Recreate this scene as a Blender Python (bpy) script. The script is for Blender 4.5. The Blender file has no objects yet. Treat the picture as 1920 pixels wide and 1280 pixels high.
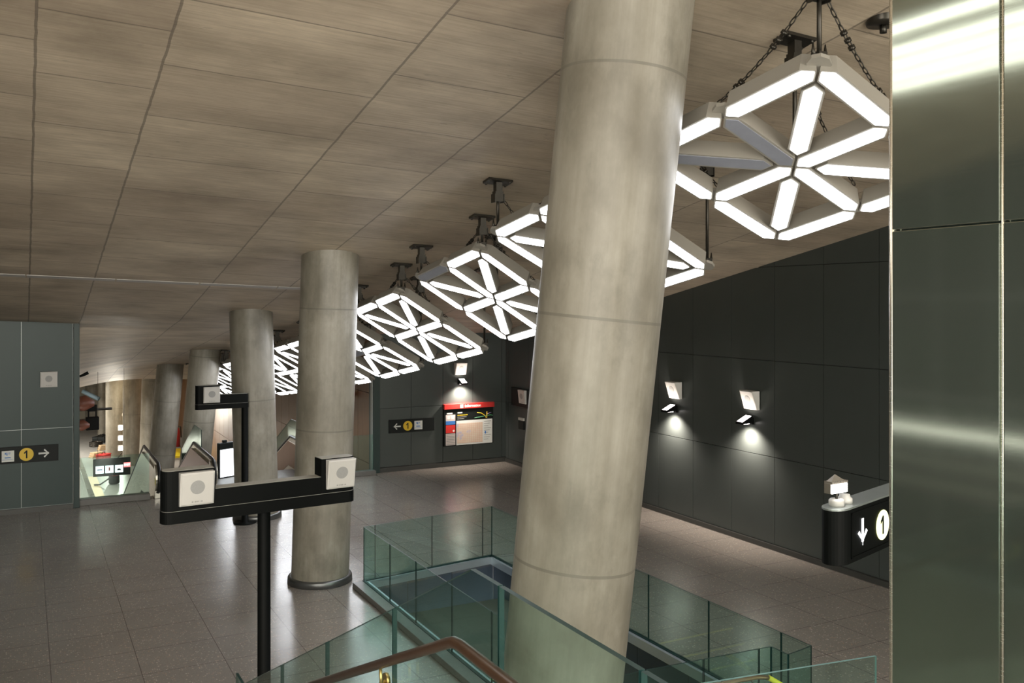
import bpy, bmesh, math, random
from math import sin, cos, pi, radians, sqrt, atan2
from mathutils import Vector, Matrix, Quaternion
from mathutils.geometry import tessellate_polygon

random.seed(7)
S = bpy.context.scene
COL = S.collection
V = Vector

# ------------------------------------------------------------------ camera
FPX, PX0, PY0, H = 1728.0, 960.0, 566.0, 5.4
TH = atan2(915, FPX)
FW = V((sin(TH), cos(TH), 0)); RT = V((cos(TH), -sin(TH), 0)); UP = V((0, 0, 1))
CAM = V((0, 0, H))
cam_d = bpy.data.cameras.new('camera'); cam = bpy.data.objects.new('camera', cam_d); COL.objects.link(cam)
cam.location = CAM
cam.rotation_euler = (pi / 2, 0, -TH)
cam_d.sensor_width = 36; cam_d.lens = FPX / 1920 * 36
cam_d.shift_x = 0; cam_d.shift_y = (PY0 - 640) / 1920
cam_d.clip_start = 0.05; cam_d.clip_end = 300
S.camera = cam

def ray(x, y): return FW + RT * ((x - PX0) / FPX) + UP * ((PY0 - y) / FPX)
def at_d(x, y, d): return CAM + ray(x, y) * d
def at_z(x, y, z): r = ray(x, y); return CAM + r * ((z - H) / r.z)
def at_x(x, y, v): r = ray(x, y); return CAM + r * (v / r.x)
def at_y(x, y, v): r = ray(x, y); return CAM + r * (v / r.y)

def ceil_z(x, y):
    z = 9.86 - .05 * x - .19 * min(y, 25)
    if y > 25: z -= .125 * (min(y, 43) - 25)
    if y > 43: z -= .17 * (min(y, 49) - 43)
    if y > 27 and x < 5.6:
        z -= .043 * (5.6 - x) ** 2 * min(1, (y - 27) / 12) if x > -3 else .043 * 8.6 ** 2 * min(1, (y - 27) / 12)
    if x > 9.0 and z < 4.45 and y < 30: 
        t = min(1, (x - 9.0) / 1.5); z = z * (1 - t) + 4.45 * t
    return z

# ------------------------------------------------------------------ materials
def new_mat(name):
    m = bpy.data.materials.new(name); m.use_nodes = True
    nt = m.node_tree; b = nt.nodes['Principled BSDF']
    return m, nt, b
class N:
    def __init__(s, nt): s.nt = nt
    def n(s, t, **kw):
        o = s.nt.nodes.new(t)
        for k, v in kw.items():
            if k.startswith('i_'): o.inputs[k[2:].replace('_', ' ')].default_value = v
            else: setattr(o, k, v)
        return o
    def l(s, a, b): s.nt.links.new(a, b)
    def math(s, op, a, b=None, c=None, clamp=False):
        o = s.n('ShaderNodeMath', operation=op); o.use_clamp = clamp
        for i, v in enumerate((a, b, c)):
            if v is None: continue
            if isinstance(v, (int, float)): o.inputs[i].default_value = v
            else: s.l(v, o.inputs[i])
        return o.outputs[0]
    def mix(s, f, a, b, blend='MIX'):
        o = s.n('ShaderNodeMix', data_type='RGBA', blend_type=blend)
        for i, v in ((0, f), (6, a), (7, b)):
            if isinstance(v, (int, float)): o.inputs[i].default_value = v
            elif isinstance(v, tuple): o.inputs[i].default_value = v if len(v) == 4 else v + (1,)
            else: s.l(v, o.inputs[i])
        return o.outputs[2]
    def noise(s, vec, scale, detail=4, rough=.5):
        o = s.n('ShaderNodeTexNoise'); o.inputs['Scale'].default_value = scale
        o.inputs['Detail'].default_value = detail; o.inputs['Roughness'].default_value = rough
        s.l(vec, o.inputs['Vector']); return o.outputs['Fac']
    def mapping(s, vec, scale=(1, 1, 1), loc=(0, 0, 0)):
        o = s.n('ShaderNodeMapping'); o.inputs['Scale'].default_value = scale; o.inputs['Location'].default_value = loc
        s.l(vec, o.inputs['Vector']); return o.outputs[0]
    def rng(s, v, a, b, c, d):
        o = s.n('ShaderNodeMapRange'); s.l(v, o.inputs[0])
        for i, q in enumerate((a, b, c, d)): o.inputs[i + 1].default_value = q
        return o.outputs[0]

def flat(name, col, rough=.5, metal=0., var=.12, scale=6., bump=0., spec=.5):
    m, nt, b = new_mat(name); k = N(nt)
    tc = k.n('ShaderNodeTexCoord').outputs['Object']
    nz = k.noise(tc, scale)
    lo = tuple(c * (1 - var) for c in col); hi = tuple(min(1, c * (1 + var)) for c in col)
    k.l(k.mix(nz, lo, hi), b.inputs['Base Color'])
    b.inputs['Roughness'].default_value = rough; b.inputs['Metallic'].default_value = metal
    b.inputs['Specular IOR Level'].default_value = spec
    if bump:
        bp = k.n('ShaderNodeBump'); bp.inputs['Strength'].default_value = bump; bp.inputs['Distance'].default_value = .02
        k.l(nz, bp.inputs['Height']); k.l(bp.outputs[0], b.inputs['Normal'])
    return m
def emit(name, col, st, var=.0):
    m, nt, b = new_mat(name)
    b.inputs['Base Color'].default_value = (.8, .8, .8, 1)
    b.inputs['Emission Color'].default_value = col + (1,); b.inputs['Emission Strength'].default_value = st
    return m

def concrete_ceiling():
    m, nt, b = new_mat('board marked concrete'); k = N(nt)
    p = k.n('ShaderNodeTexCoord').outputs['Object']
    sp = k.n('ShaderNodeSeparateXYZ'); k.l(p, sp.inputs[0]); x, y = sp.outputs[0], sp.outputs[1]
    xs = [-7.2, -4.8, -2.3, .1, 1.27, 3.56, 5.2, 7.5, 9.9, 12.2]
    seam = None; idx = None
    wob = k.math('MULTIPLY', k.math('SUBTRACT', k.noise(p, 3.), .5), .03)
    xw = k.math('ADD', x, wob)
    for xi in xs:
        c = k.math('COMPARE', xw, xi, .014); g = k.math('GREATER_THAN', x, xi)
        seam = c if seam is None else k.math('MAXIMUM', seam, c)
        idx = g if idx is None else k.math('ADD', idx, g)
    off = k.math('MULTIPLY', k.math('FRACT', k.math('MULTIPLY', idx, .47)), 1.42)
    yy = k.math('DIVIDE', k.math('ADD', k.math('ADD', y, off), wob), 1.42)
    fy = k.math('FRACT', yy)
    seamy = k.math('LESS_THAN', k.math('ABSOLUTE', k.math('SUBTRACT', fy, .5)), .007)
    seam = k.math('MAXIMUM', seam, seamy)
    cid = k.n('ShaderNodeCombineXYZ'); k.l(idx, cid.inputs[0]); k.l(k.math('ROUND', yy), cid.inputs[1])
    wn = k.n('ShaderNodeTexWhiteNoise', noise_dimensions='3D'); k.l(cid.outputs[0], wn.inputs[0])
    grain = k.noise(k.mapping(p, (1.1, 26, 1)), 1.3, 6, .62)
    blot = k.noise(k.mapping(p, (.7, 1.1, 1)), .9, 5, .6)
    fine = k.noise(p, 22, 4, .6)
    pits = k.rng(k.noise(k.mapping(p, (1, 2.5, 1)), 3.2, 3, .7), .66, .74, 0, 1)
    base = k.mix(k.rng(blot, .25, .75, 0, 1), (.27, .215, .155), (.76, .64, .485))
    base = k.mix(k.math('MULTIPLY', k.rng(grain, .40, .66, 0, 1), .34), base, (.21, .16, .115))
    base = k.mix(k.math('MULTIPLY', fine, .25), base, (.56, .50, .40))
    base = k.mix(k.math('MULTIPLY', k.rng(wn.outputs[0], 0, 1, 0, 1), .32), base, (.25, .185, .14))
    base = k.mix(k.math('MULTIPLY', pits, .4), base, (.12, .11, .09))
    base = k.mix(k.math('MULTIPLY', seam, .62), base, (.10, .082, .065))
    k.l(base, b.inputs['Base Color'])
    k.l(k.rng(grain, .3, .7, .46, .64), b.inputs['Roughness'])
    bp = k.n('ShaderNodeBump'); bp.inputs['Strength'].default_value = .35; bp.inputs['Distance'].default_value = .012
    k.l(k.math('SUBTRACT', grain, seam), bp.inputs['Height']); k.l(bp.outputs[0], b.inputs['Normal'])
    return m

def concrete_column():
    m, nt, b = new_mat('smooth column concrete'); k = N(nt)
    tc = k.n('ShaderNodeTexCoord'); p = tc.outputs['Object']
    info = k.n('ShaderNodeObjectInfo')
    o = k.n('ShaderNodeVectorMath', operation='ADD'); k.l(p, o.inputs[0]); 
    sc = k.n('ShaderNodeVectorMath', operation='SCALE'); k.l(info.outputs['Location'], sc.inputs[0]); sc.inputs['Scale'].default_value = 3.7
    k.l(sc.outputs[0], o.inputs[1]); q = o.outputs[0]
    sp = k.n('ShaderNodeSeparateXYZ'); k.l(p, sp.inputs[0])
    streak = k.noise(k.mapping(q, (9, 9, .35)), 1.5, 6, .6)
    blot = k.noise(k.mapping(q, (1, 1, .6)), 1.3, 6, .62)
    stain = k.rng(k.noise(k.mapping(q, (1.2, 1.2, .7)), 1.3, 6, .7), .50, .68, 0, 1)
    base = k.mix(k.rng(blot, .3, .7, 0, 1), (.165, .148, .115), (.35, .327, .275))
    base = k.mix(k.math('MULTIPLY', k.rng(streak, .4, .7, 0, 1), .35), base, (.15, .135, .105))
    base = k.mix(k.math('MULTIPLY', stain, .55), base, (.12, .11, .085))
    zz = k.math('FRACT', k.math('DIVIDE', k.math('SUBTRACT', sp.outputs[2], 2.95), 2.32))
    ring = k.math('LESS_THAN', k.math('ABSOLUTE', k.math('SUBTRACT', zz, .5)), .494)
    ring = k.math('MULTIPLY', k.math('SUBTRACT', 1, ring), k.math('GREATER_THAN', sp.outputs[2], 1.5))
    ang = k.math('ARCTAN2', sp.outputs[1], sp.outputs[0])
    vs = k.math('COMPARE', ang, -.62, .009)
    line = k.math('MAXIMUM', ring, vs)
    base = k.mix(k.math('MULTIPLY', line, .6), base, (.12, .11, .09))
    k.l(base, b.inputs['Base Color']); b.inputs['Roughness'].default_value = .42
    bp = k.n('ShaderNodeBump'); bp.inputs['Strength'].default_value = .25; bp.inputs['Distance'].default_value = .01
    k.l(k.math('SUBTRACT', blot, line), bp.inputs['Height']); k.l(bp.outputs[0], b.inputs['Normal'])
    return m

def terrazzo():
    m, nt, b = new_mat('terrazzo tiles'); k = N(nt)
    p = k.n('ShaderNodeTexCoord').outputs['Object']
    sp = k.n('ShaderNodeSeparateXYZ'); k.l(p, sp.inputs[0]); x, y = sp.outputs[0], sp.outputs[1]
    fx = k.math('FRACT', k.math('DIVIDE', k.math('SUBTRACT', x, 12.63 - 11.7 * .5), 1.17))
    fy = k.math('FRACT', k.math('DIVIDE', k.math('SUBTRACT', y, 14.31 - .51), 1.02))
    jx = k.math('LESS_THAN', k.math('ABSOLUTE', k.math('SUBTRACT', fx, .5)), .0055)
    jy = k.math('LESS_THAN', k.math('ABSOLUTE', k.math('SUBTRACT', fy, .5)), .006)
    j = k.math('MAXIMUM', jx, jy)
    def chips(scale, cut):
        v = k.n('ShaderNodeTexVoronoi'); v.inputs['Scale'].default_value = scale; k.l(p, v.inputs['Vector'])
        w = k.n('ShaderNodeSeparateColor'); k.l(v.outputs['Color'], w.inputs[0])
        sel = k.math('GREATER_THAN', w.outputs[0], cut)
        near = k.math('LESS_THAN', v.outputs['Distance'], .42)
        return k.math('MULTIPLY', sel, near), w.outputs[1]
    c1, v1 = chips(34, .80); c2, v2 = chips(75, .6)
    blot = k.noise(p, .55, 5, .6)
    base = k.mix(blot, (.180, .164, .145), (.28, .257, .23))
    base = k.mix(k.math('MULTIPLY', c2, .45), base, k.mix(v2, (.05, .045, .045), (.30, .23, .19)))
    base = k.mix(k.math('MULTIPLY', c1, .75), base, k.mix(v1, (.36, .24, .17), (.50, .46, .42)))
    base = k.mix(k.math('MULTIPLY', j, .7), base, (.06, .05, .045))
    k.l(base, b.inputs['Base Color'])
    k.l(k.rng(k.noise(p, .8, 2), .3, .7, .17, .26), b.inputs['Roughness'])
    b.inputs['Specular IOR Level'].default_value = .75
    return m

def wood_panel():
    m, nt, b = new_mat('brown wood veneer'); k = N(nt)
    p = k.n('ShaderNodeTexCoord').outputs['Object']
    g = k.noise(k.mapping(p, (1, 9, .7)), 2.2, 6, .6)
    bl = k.noise(p, .5, 3)
    base = k.mix(g, (.09, .044, .02), (.25, .135, .065))
    base = k.mix(k.math('MULTIPLY', bl, .4), base, (.22, .125, .066))
    k.l(base, b.inputs['Base Color']); b.inputs['Roughness'].default_value = .38
    return m

def brushed(name, col, rough, aniso=True):
    m, nt, b = new_mat(name); k = N(nt)
    p = k.n('ShaderNodeTexCoord').outputs['Object']
    g = k.noise(k.mapping(p, (2, 2, 140)), 2.0, 4, .6)
    lo = tuple(c * .88 for c in col); k.l(k.mix(g, lo, col), b.inputs['Base Color'])
    b.inputs['Metallic'].default_value = .9
    k.l(k.rng(g, .3, .7, rough * .85, rough * 1.15), b.inputs['Roughness'])
    return m

def glass(name, tint, edge=None, refl=1.0):
    m = bpy.data.materials.new(name); m.use_nodes = True; nt = m.node_tree; nt.nodes.clear(); k = N(nt)
    out = k.n('ShaderNodeOutputMaterial'); tr = k.n('ShaderNodeBsdfTransparent'); gl = k.n('ShaderNodeBsdfGlossy')
    tr.inputs[0].default_value = tint + (1,); gl.inputs['Roughness'].default_value = .03
    gl.inputs[0].default_value = (.9, .97, .95, 1)
    lw = k.n('ShaderNodeLayerWeight'); lw.inputs[0].default_value = .5
    f = k.math('MULTIPLY', k.math('ADD', .04, k.math('MULTIPLY', k.math('POWER', lw.outputs['Facing'], 5.0), .9)), refl, clamp=True)
    mx = k.n('ShaderNodeMixShader'); k.l(f, mx.inputs[0]); k.l(tr.outputs[0], mx.inputs[1]); k.l(gl.outputs[0], mx.inputs[2])
    k.l(mx.outputs[0], out.inputs[0])
    return m

def city_map():
    m, nt, b = new_mat('printed street map'); k = N(nt)
    p = k.n('ShaderNodeTexCoord').outputs['Object']
    def lines(sx, w, axis):
        sp = k.n('ShaderNodeSeparateXYZ'); k.l(p, sp.inputs[0])
        f = k.math('FRACT', k.math('MULTIPLY', sp.outputs[axis], sx))
        return k.math('LESS_THAN', f, w)
    g = k.math('MAXIMUM', lines(13, .16, 0), lines(17, .16, 2))
    bl = k.noise(p, 6, 3)
    base = k.mix(bl, (.62, .46, .36), (.72, .66, .55))
    base = k.mix(k.math('MULTIPLY', g, .5), base, (.62, .28, .18))
    base = k.mix(k.math('MULTIPLY', k.rng(k.noise(p, 3.1, 2), .6, .66, 0, 1), .7), base, (.42, .42, .6))
    k.l(base, b.inputs['Base Color']); b.inputs['Roughness'].default_value = .3
    return m

M = dict(
    ceil=concrete_ceiling(), colm=concrete_column(), floor=terrazzo(), wood=wood_panel(),
    panel=flat('charcoal metal panel', (.068, .078, .074), .36, .35, .06, 2.0),
    teal=flat('teal grey metal panel', (.026, .046, .043), .36, .05, .06, 2.0, spec=.35),
    backing=flat('black joint backing', (.010, .011, .011), .7),
    joint=flat('bright joint strip', (.30, .33, .32), .35, .6),
    base=flat('dark skirting', (.050, .050, .046), .4, .2),
    lowwall=flat('blue grey stair panel', (.060, .080, .112), .35, .2, .06, 2.),
    lowfloor=flat('olive stair landing', (.075, .078, .06), .6, 0, .2, 9.),
    hallfloor=flat('pale hall floor', (.23, .225, .215), .45, 0, .12, 3.),
    hallwall=flat('beige hall wall', (.5, .47, .38), .6, 0, .1, 1.),
    curb=flat('dark stone kerb', (.15, .145, .135), .35, 0, .2, 8.),
    ring=flat('column base metal', (.16, .165, .165), .32, .8),
    black=flat('black powder coat', (.0025, .0032, .003), .55, 0, .2, 5., spec=.12),
    blacktop=flat('pale beam top', (.36, .35, .31), .45, 0, .25, 12.),  # beam tops get a paler grey than the black sides
    rubber=flat('black rubber', (.012, .012, .013), .4),
    white=flat('white plastic', (.57, .555, .525), .45, 0, .05, 4.),
    grille=flat('grey grille mesh', (.33, .33, .32), .55, 0, .12, 90.),
    mark=flat('faint grey print', (.30, .30, .28), .5),
    housing=flat('pale grey lamp housing', (.36, .34, .30), .42, .15, .05, 5.),
    offlens=flat('unlit diffuser', (.27, .285, .34), .35),
    iron=flat('dark iron fitting', (.055, .050, .042), .32, .75, .25, 20.),
    alu=flat('pale aluminium channel', (.55, .60, .66), .3, .7, .05),
    steel=brushed('brushed stainless column', (.31, .345, .295), .085),
    steeltrim=brushed('stainless trim', (.66, .63, .55), .25),
    skirt=brushed('stainless escalator cladding', (.62, .60, .53), .3),
    bronze=flat('bronze inner skirt', (.24, .125, .065), .35, .6),
    brownrail=flat('varnished wooden handrail', (.036, .018, .0095), .36, 0, .25, 14.),
    brass=flat('brass bracket', (.40, .31, .12), .28, .9),
    yellow=flat('safety yellow', (.80, .66, .03), .45),
    signyellow=flat('sign yellow', (.80, .53, .03), .4, 0, .03),
    signwhite=flat('sign white', (.72, .73, .70), .4, 0, .03),
    signblack=flat('sign black', (.006, .008, .0075), .5, spec=.25),
    signblue=flat('sign blue', (.05, .18, .50), .4),
    signred=flat('sign red', (.62, .035, .03), .35),
    pinkgrey=flat('timetable paper', (.60, .52, .50), .5, 0, .15, 30.),
    map=city_map(),
    glass=glass('green tinted glass', (.82, .935, .905)),
    glassnear=glass('green tinted thick glass', (.82, .935, .905), refl=.9),
    gedge=flat('dark green glass edge', (.008, .030, .028), .4, 0, .1, 3., spec=.2),
    gedgelight=flat('pale green glass edge', (.25, .42, .40), .15),
    horn=flat('brown horn', (.17, .055, .032), .45),
    redplastic=flat('red plastic', (.45, .03, .03), .4),
    timber=flat('raw timber', (.45, .33, .2), .6),
    stone=flat('grey stair concrete', (.25, .24, .22), .6, 0, .15, 6.),
    lit=emit('lit diffuser', (.94, .96, 1.0), 6.5),
    tube=emit('lit tube', (1.0, .96, .88), 5),
    warm=emit('lit sconce lens', (1.0, .88, .86), 6),
    flood=emit('lit flood panel', (1.0, .98, .95), 16),
    work=emit('lit work lamp', (1.0, .97, .95), 26),
    halllens=emit('lit hall lens', (1.0, .95, .85), 30),
    finmetal=flat('dull lamp fins', (.20, .18, .15), .5, .3),
    strip=emit('lit strip', (1.0, .95, .86), 6),
    steelblue=flat('dull steel blue', (.16, .24, .30), .5),
    icon=emit('backlit white icon', (.95, .97, 1.0), 1.3),
    exitred=emit('backlit red', (1.0, .10, .12), 1.1),
    arrow=emit('backlit arrow', (.95, .97, 1.0), 1.25),
    disc=emit('backlit yellow disc', (.90, .95, .28), .95),
    screen=emit('bright screen', (.88, .95, 1.0), 1.2),
)

# ------------------------------------------------------------------ mesh builder
class MB:
    def __init__(s): s.v = []; s.f = []; s.m = []; s.smooth = []
    def add(s, vs, fs, mi=0, sm=False):
        o = len(s.v); s.v += [V(v) for v in vs]
        for f in fs: s.f.append(tuple(o + i for i in f)); s.m.append(mi); s.smooth.append(sm)
        return s
    def box(s, lo, hi, mi=0, mat=None):
        x0, y0, z0 = lo; x1, y1, z1 = hi
        vs = [V(p) for p in ((x0, y0, z0), (x1, y0, z0), (x1, y1, z0), (x0, y1, z0), (x0, y0, z1), (x1, y0, z1), (x1, y1, z1), (x0, y1, z1))]
        if mat is not None: vs = [mat @ v for v in vs]
        return s.add(vs, [(0, 3, 2, 1), (4, 5, 6, 7), (0, 1, 5, 4), (1, 2, 6, 5), (2, 3, 7, 6), (3, 0, 4, 7)], mi)
    def cbox(s, c, d, mi=0, mat=None):
        return s.box([c[i] - d[i] / 2 for i in range(3)], [c[i] + d[i] / 2 for i in range(3)], mi, mat)
    def prism(s, poly, o, a, b, n, h0, h1, mi=0, mcap=None, smooth=False, top=None):
        # poly: 2-D points in the a,b plane; extruded along n from h0 to h1
        o, a, b, n = V(o), V(a), V(b), V(n); k = len(poly); top = top or poly
        vs = [o + a * p[0] + b * p[1] + n * h0 for p in poly] + [o + a * p[0] + b * p[1] + n * h1 for p in top]
        flip = a.cross(b).dot(n) * (h1 - h0) < 0
        side = [(i, (i + 1) % k, k + (i + 1) % k, k + i) for i in range(k)]
        caps = [tuple(range(k - 1, -1, -1)), tuple(range(k, 2 * k))]
        if flip: side = [f[::-1] for f in side]; caps = [f[::-1] for f in caps]
        s.add(vs, side, mi, smooth); oo = len(s.v) - 2 * k
        for c in caps: s.f.append(tuple(oo + i for i in c)); s.m.append(mi if mcap is None else mcap); s.smooth.append(False)
        return s
    def tube(s, path, r, seg=10, mi=0, closed=False, rs=None):
        P = [V(p) for p in path]; n = len(P); rings = []; ref = None
        for i in range(n):
            if closed: t = (P[(i + 1) % n] - P[i - 1])
            else: t = P[min(i + 1, n - 1)] - P[max(i - 1, 0)]
            t.normalize()
            if ref is None:
                ref = t.orthogonal().normalized()
            ref = (ref - t * ref.dot(t)).normalized(); b = t.cross(ref); rr = rs[i] if rs else r
            rings.append([P[i] + (ref * cos(2 * pi * j / seg) + b * sin(2 * pi * j / seg)) * rr for j in range(seg)])
        vs = [v for R_ in rings for v in R_]; fs = []
        for i in range(n if closed else n - 1):
            k = (i + 1) % n
            for j in range(seg): fs.append((i * seg + j, i * seg + (j + 1) % seg, k * seg + (j + 1) % seg, k * seg + j))
        s.add(vs, fs, mi, True)
        if not closed:
            oo = len(s.v) - len(vs)
            s.f.append(tuple(oo + j for j in range(seg - 1, -1, -1))); s.m.append(mi); s.smooth.append(False)
            s.f.append(tuple(oo + (n - 1) * seg + j for j in range(seg))); s.m.append(mi); s.smooth.append(False)
        return s
    def cyl(s, a, b, r, seg=16, mi=0, r2=None):
        return s.tube([a, b], r, seg, mi, rs=[r, r if r2 is None else r2])
    def lathe(s, prof, o=(0, 0, 0), seg=48, mi=0, sm=True):
        o = V(o); n = len(prof); vs = []
        for r, z in prof:
            vs += [o + V((r * cos(2 * pi * j / seg), r * sin(2 * pi * j / seg), z)) for j in range(seg)]
        fs = [(i * seg + j, i * seg + (j + 1) % seg, (i + 1) * seg + (j + 1) % seg, (i + 1) * seg + j) for i in range(n - 1) for j in range(seg)]
        return s.add(vs, fs, mi, sm)
    def mesh(s, name, mats):
        me = bpy.data.meshes.new(name); me.from_pydata([tuple(v) for v in s.v], [], s.f)
        for m in (mats if isinstance(mats, (list, tuple)) else [mats]): me.materials.append(m)
        me.polygons.foreach_set('material_index', s.m); me.polygons.foreach_set('use_smooth', s.smooth); me.update()
        return me
    def build(s, name, mats, parent=None, bevel=0.):
        return link(name, s.mesh(name, mats), parent, bevel)
def link(name, me, parent=None, bevel=0.):
    o = bpy.data.objects.new(name, me); COL.objects.link(o)
    if parent is not None: o.parent = parent
    if bevel:
        b = o.modifiers.new('soft edges', 'BEVEL'); b.width = bevel; b.segments = 2; b.limit_method = 'ANGLE'
    return o
def tag(o, label=None, cat=None, group=None, kind=None):
    if label: o['label'] = label
    if cat: o['category'] = cat
    if group: o['group'] = group
    if kind: o['kind'] = kind
    return o
def thing(name, label, cat, loc=(0, 0, 0), rz=0., group=None):
    o = bpy.data.objects.new(name, None); COL.objects.link(o); o.empty_display_size = .2
    o.location = loc; o.rotation_euler = (0, 0, rz)
    return tag(o, label, cat, group)
def copy_tree(o, parent=None):
    c = o.copy(); COL.objects.link(c)
    if parent is not None: c.parent = parent
    for ch in list(o.children): copy_tree(ch, c)
    return c
def struct(o): o['kind'] = 'structure'; return o

def text_mesh(txt, size, mat, parent, loc, rot, name='lettering', ext=.002, align='CENTER'):
    cu = bpy.data.curves.new(name, 'FONT'); cu.body = txt; cu.size = size; cu.extrude = ext
    cu.offset = size * .022; cu.align_x = align; cu.align_y = 'CENTER'; cu.resolution_u = 3
    t = bpy.data.objects.new('tmp_text', cu); COL.objects.link(t)
    bpy.context.view_layer.update()
    me = bpy.data.meshes.new_from_object(t.evaluated_get(bpy.context.evaluated_depsgraph_get()))
    bpy.data.objects.remove(t); me.name = name; me.materials.clear(); me.materials.append(mat)
    o = link(name, me, parent); o.location = loc; o.rotation_euler = rot
    return o
FACE = (pi / 2, 0, 0)          # lettering on a face that looks toward -Y

# ------------------------------------------------------------------ the setting
VOID = [(5.66, 8.30), (8.72, 8.30), (8.72, 17.31), (5.66, 16.85)]
def floor_mesh():
    outer = [(-8.2, -8), (14.6, -8), (14.6, 28.3), (9.78, 28.3), (9.78, 27.45), (8.0, 27.45), (8.0, 27.9), (1.28, 27.2), (1.28, 27.0), (-8.2, 27.0)]
    loops = [[V((x, y, 0)) for x, y in outer], [V((x, y, 0)) for x, y in VOID]]
    tris = tessellate_polygon(loops); pts = [p for l in loops for p in l]
    mb = MB(); fs = []
    for t in tris:
        a, b, c = (pts[i] for i in t)
        fs.append(t if (b - a).cross(c - a).z > 0 else t[::-1])
    mb.add(pts, fs)
    for l in loops:                                     # slab edges
        k = len(l)
        for i in range(k):
            a, b = l[i], l[(i + 1) % k]; d = V((0, 0, -.14))
            mb.add([a, b, b + d, a + d], [(0, 1, 2, 3)])
    return mb
struct(floor_mesh().build('floor', M['floor']))

def ceiling():
    xs = [-8.4 + i * .35 for i in range(67)]; xs = [x for x in xs if x < 14.75] + [14.75]
    ys = [-8 + j * .4 for j in range(230)]
    mb = MB(); nx = len(xs)
    vs = [(x, y, ceil_z(x, y)) for y in ys for x in xs]
    fs = [(j * nx + i, (j + 1) * nx + i, (j + 1) * nx + i + 1, j * nx + i + 1) for j in range(len(ys) - 1) for i in range(nx - 1)]
    mb.add(vs, fs, 0, True)
    return mb
struct(ceiling().build('ceiling', M['ceil']))

def panel_wall(name, mat, axis, const, out, us, zs, topf, depth=.05, jmat=None, gap=.012):
    # panels on plane axis=const whose face looks along sign out; us: joints along the wall, zs: joints upward
    mb = MB()
    def bx(u0, u1, z0, z1, d0, d1, mi):
        a, b = const - out * d0, const - out * d1
        lo_, hi_ = min(a, b), max(a, b)
        if axis == 'x': mb.box((lo_, u0, z0), (hi_, u1, z1), mi)
        else: mb.box((u0, lo_, z0), (u1, hi_, z1), mi)
    for i in range(len(us) - 1):
        u0, u1 = sorted((us[i], us[i + 1])); t = topf(u0, u1)
        for j in range(len(zs) - 1):
            z0, z1 = zs[j], min(zs[j + 1], t)
            if z1 - z0 < .03: continue
            bx(u0 + gap / 2, u1 - gap / 2, z0 + gap / 2, z1 - gap / 2, 0, depth, 0)
        bx(u0, u1, -.12, t, depth * .35 if jmat else depth * .8, depth + .05, 1)
    return struct(mb.build(name, [mat, jmat or M['backing']]))
rw = [19.22 + 1.386 * k for k in range(6, -20, -1)]; rw = [27.75] + [u for u in rw if u < 27.6]
panel_wall('wall_right', M['panel'], 'x', 14.45, -1, rw, [.116, 2.014, 4.113, 6.169, 8.25, 10.4], lambda a, b: ceil_z(14.45, a) + .1)
panel_wall('wall_back', M['panel'], 'y', 27.75, -1, [9.94, 11.02, 12.13, 13.22, 14.30, 14.47], [.15, 2.02, 4.9], lambda a, b: 4.7)
panel_wall('wall_left', M['teal'], 'y', 26.72, -1, [1.137, -.06, -1.26, -2.46, -3.66, -4.86, -6.06, -7.26, -8.2], [.13, 2.13, 5.4], lambda a, b: ceil_z(a, 26.75) + .12, jmat=M['joint'])
panel_wall('wall_side', M['teal'], 'x', -8.1, 1, [26.7 - 1.2 * k for k in range(0, 23)], [.13, 1.82, 2.2, 3.5, 5.5, 11.], lambda a, b: ceil_z(-8.1, a) + .1, jmat=M['joint'], gap=.06)
mb = MB(); mb.box((1.145, 26.70, 0), (1.29, 27.35, ceil_z(1.2, 26.7) + .1)); struct(mb.build('trim_1', M['teal'], bevel=.01))
mb = MB(); mb.box((9.72, 27.66, 0), (9.93, 28.1, 4.7)); mb.box((9.695, 27.72, 0), (9.72, 27.9, 4.7), 1); mb.box((9.755, 28.0, -.2), (9.98, 28.16, 4.9)); struct(mb.build('trim_2', [M['teal'], M['joint']], bevel=.008))
struct(MB().box((14.40, -7, 0), (14.47, 27.75, .11)).build('baseboard_right', M['base']))
struct(MB().box((9.93, 27.69, 0), (14.42, 27.77, .145)).build('baseboard_back', M['base']))
struct(MB().box((-8.1, 26.66, 0), (1.14, 26.73, .125)).build('baseboard_left', M['base']))

struct(MB().box((14.50, 27.0, -.2), (14.75, 28.2, 5.2)).build('trim_8', M['backing'])); struct(MB().box((13.9, 27.86, -.2), (14.75, 28.2, 5.2)).build('trim_9', M['backing']))
struct(MB().box((14.47, -7, -.1), (14.75, 27.9, .2)).build('trim_10', M['backing']))
# long pale service strip on the ceiling
mb = MB(); a = V((-6.5, 21.07)); b_ = V((6.6, 20.37)); dirv = (b_ - a).normalized(); nn = V((-dirv.y, dirv.x))
n = 8
for i in range(n):
    p, q = a.lerp(b_, i / n), a.lerp(b_, (i + 1) / n - .002)
    vs = []
    for z0 in (-.012, .03):
        for r, s_ in ((p, -1), (q, -1), (q, 1), (p, 1)):
            w = r + nn * (.10 * s_); vs.append((w.x, w.y, ceil_z(w.x, w.y) + z0))
    mb.add(vs, [(0, 3, 2, 1), (4, 5, 6, 7), (0, 1, 5, 4), (1, 2, 6, 5), (2, 3, 7, 6), (3, 0, 4, 7)])
struct(mb.build('trim_3', flat('pale ceiling strip', (.42, .40, .38), .5)))

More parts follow.
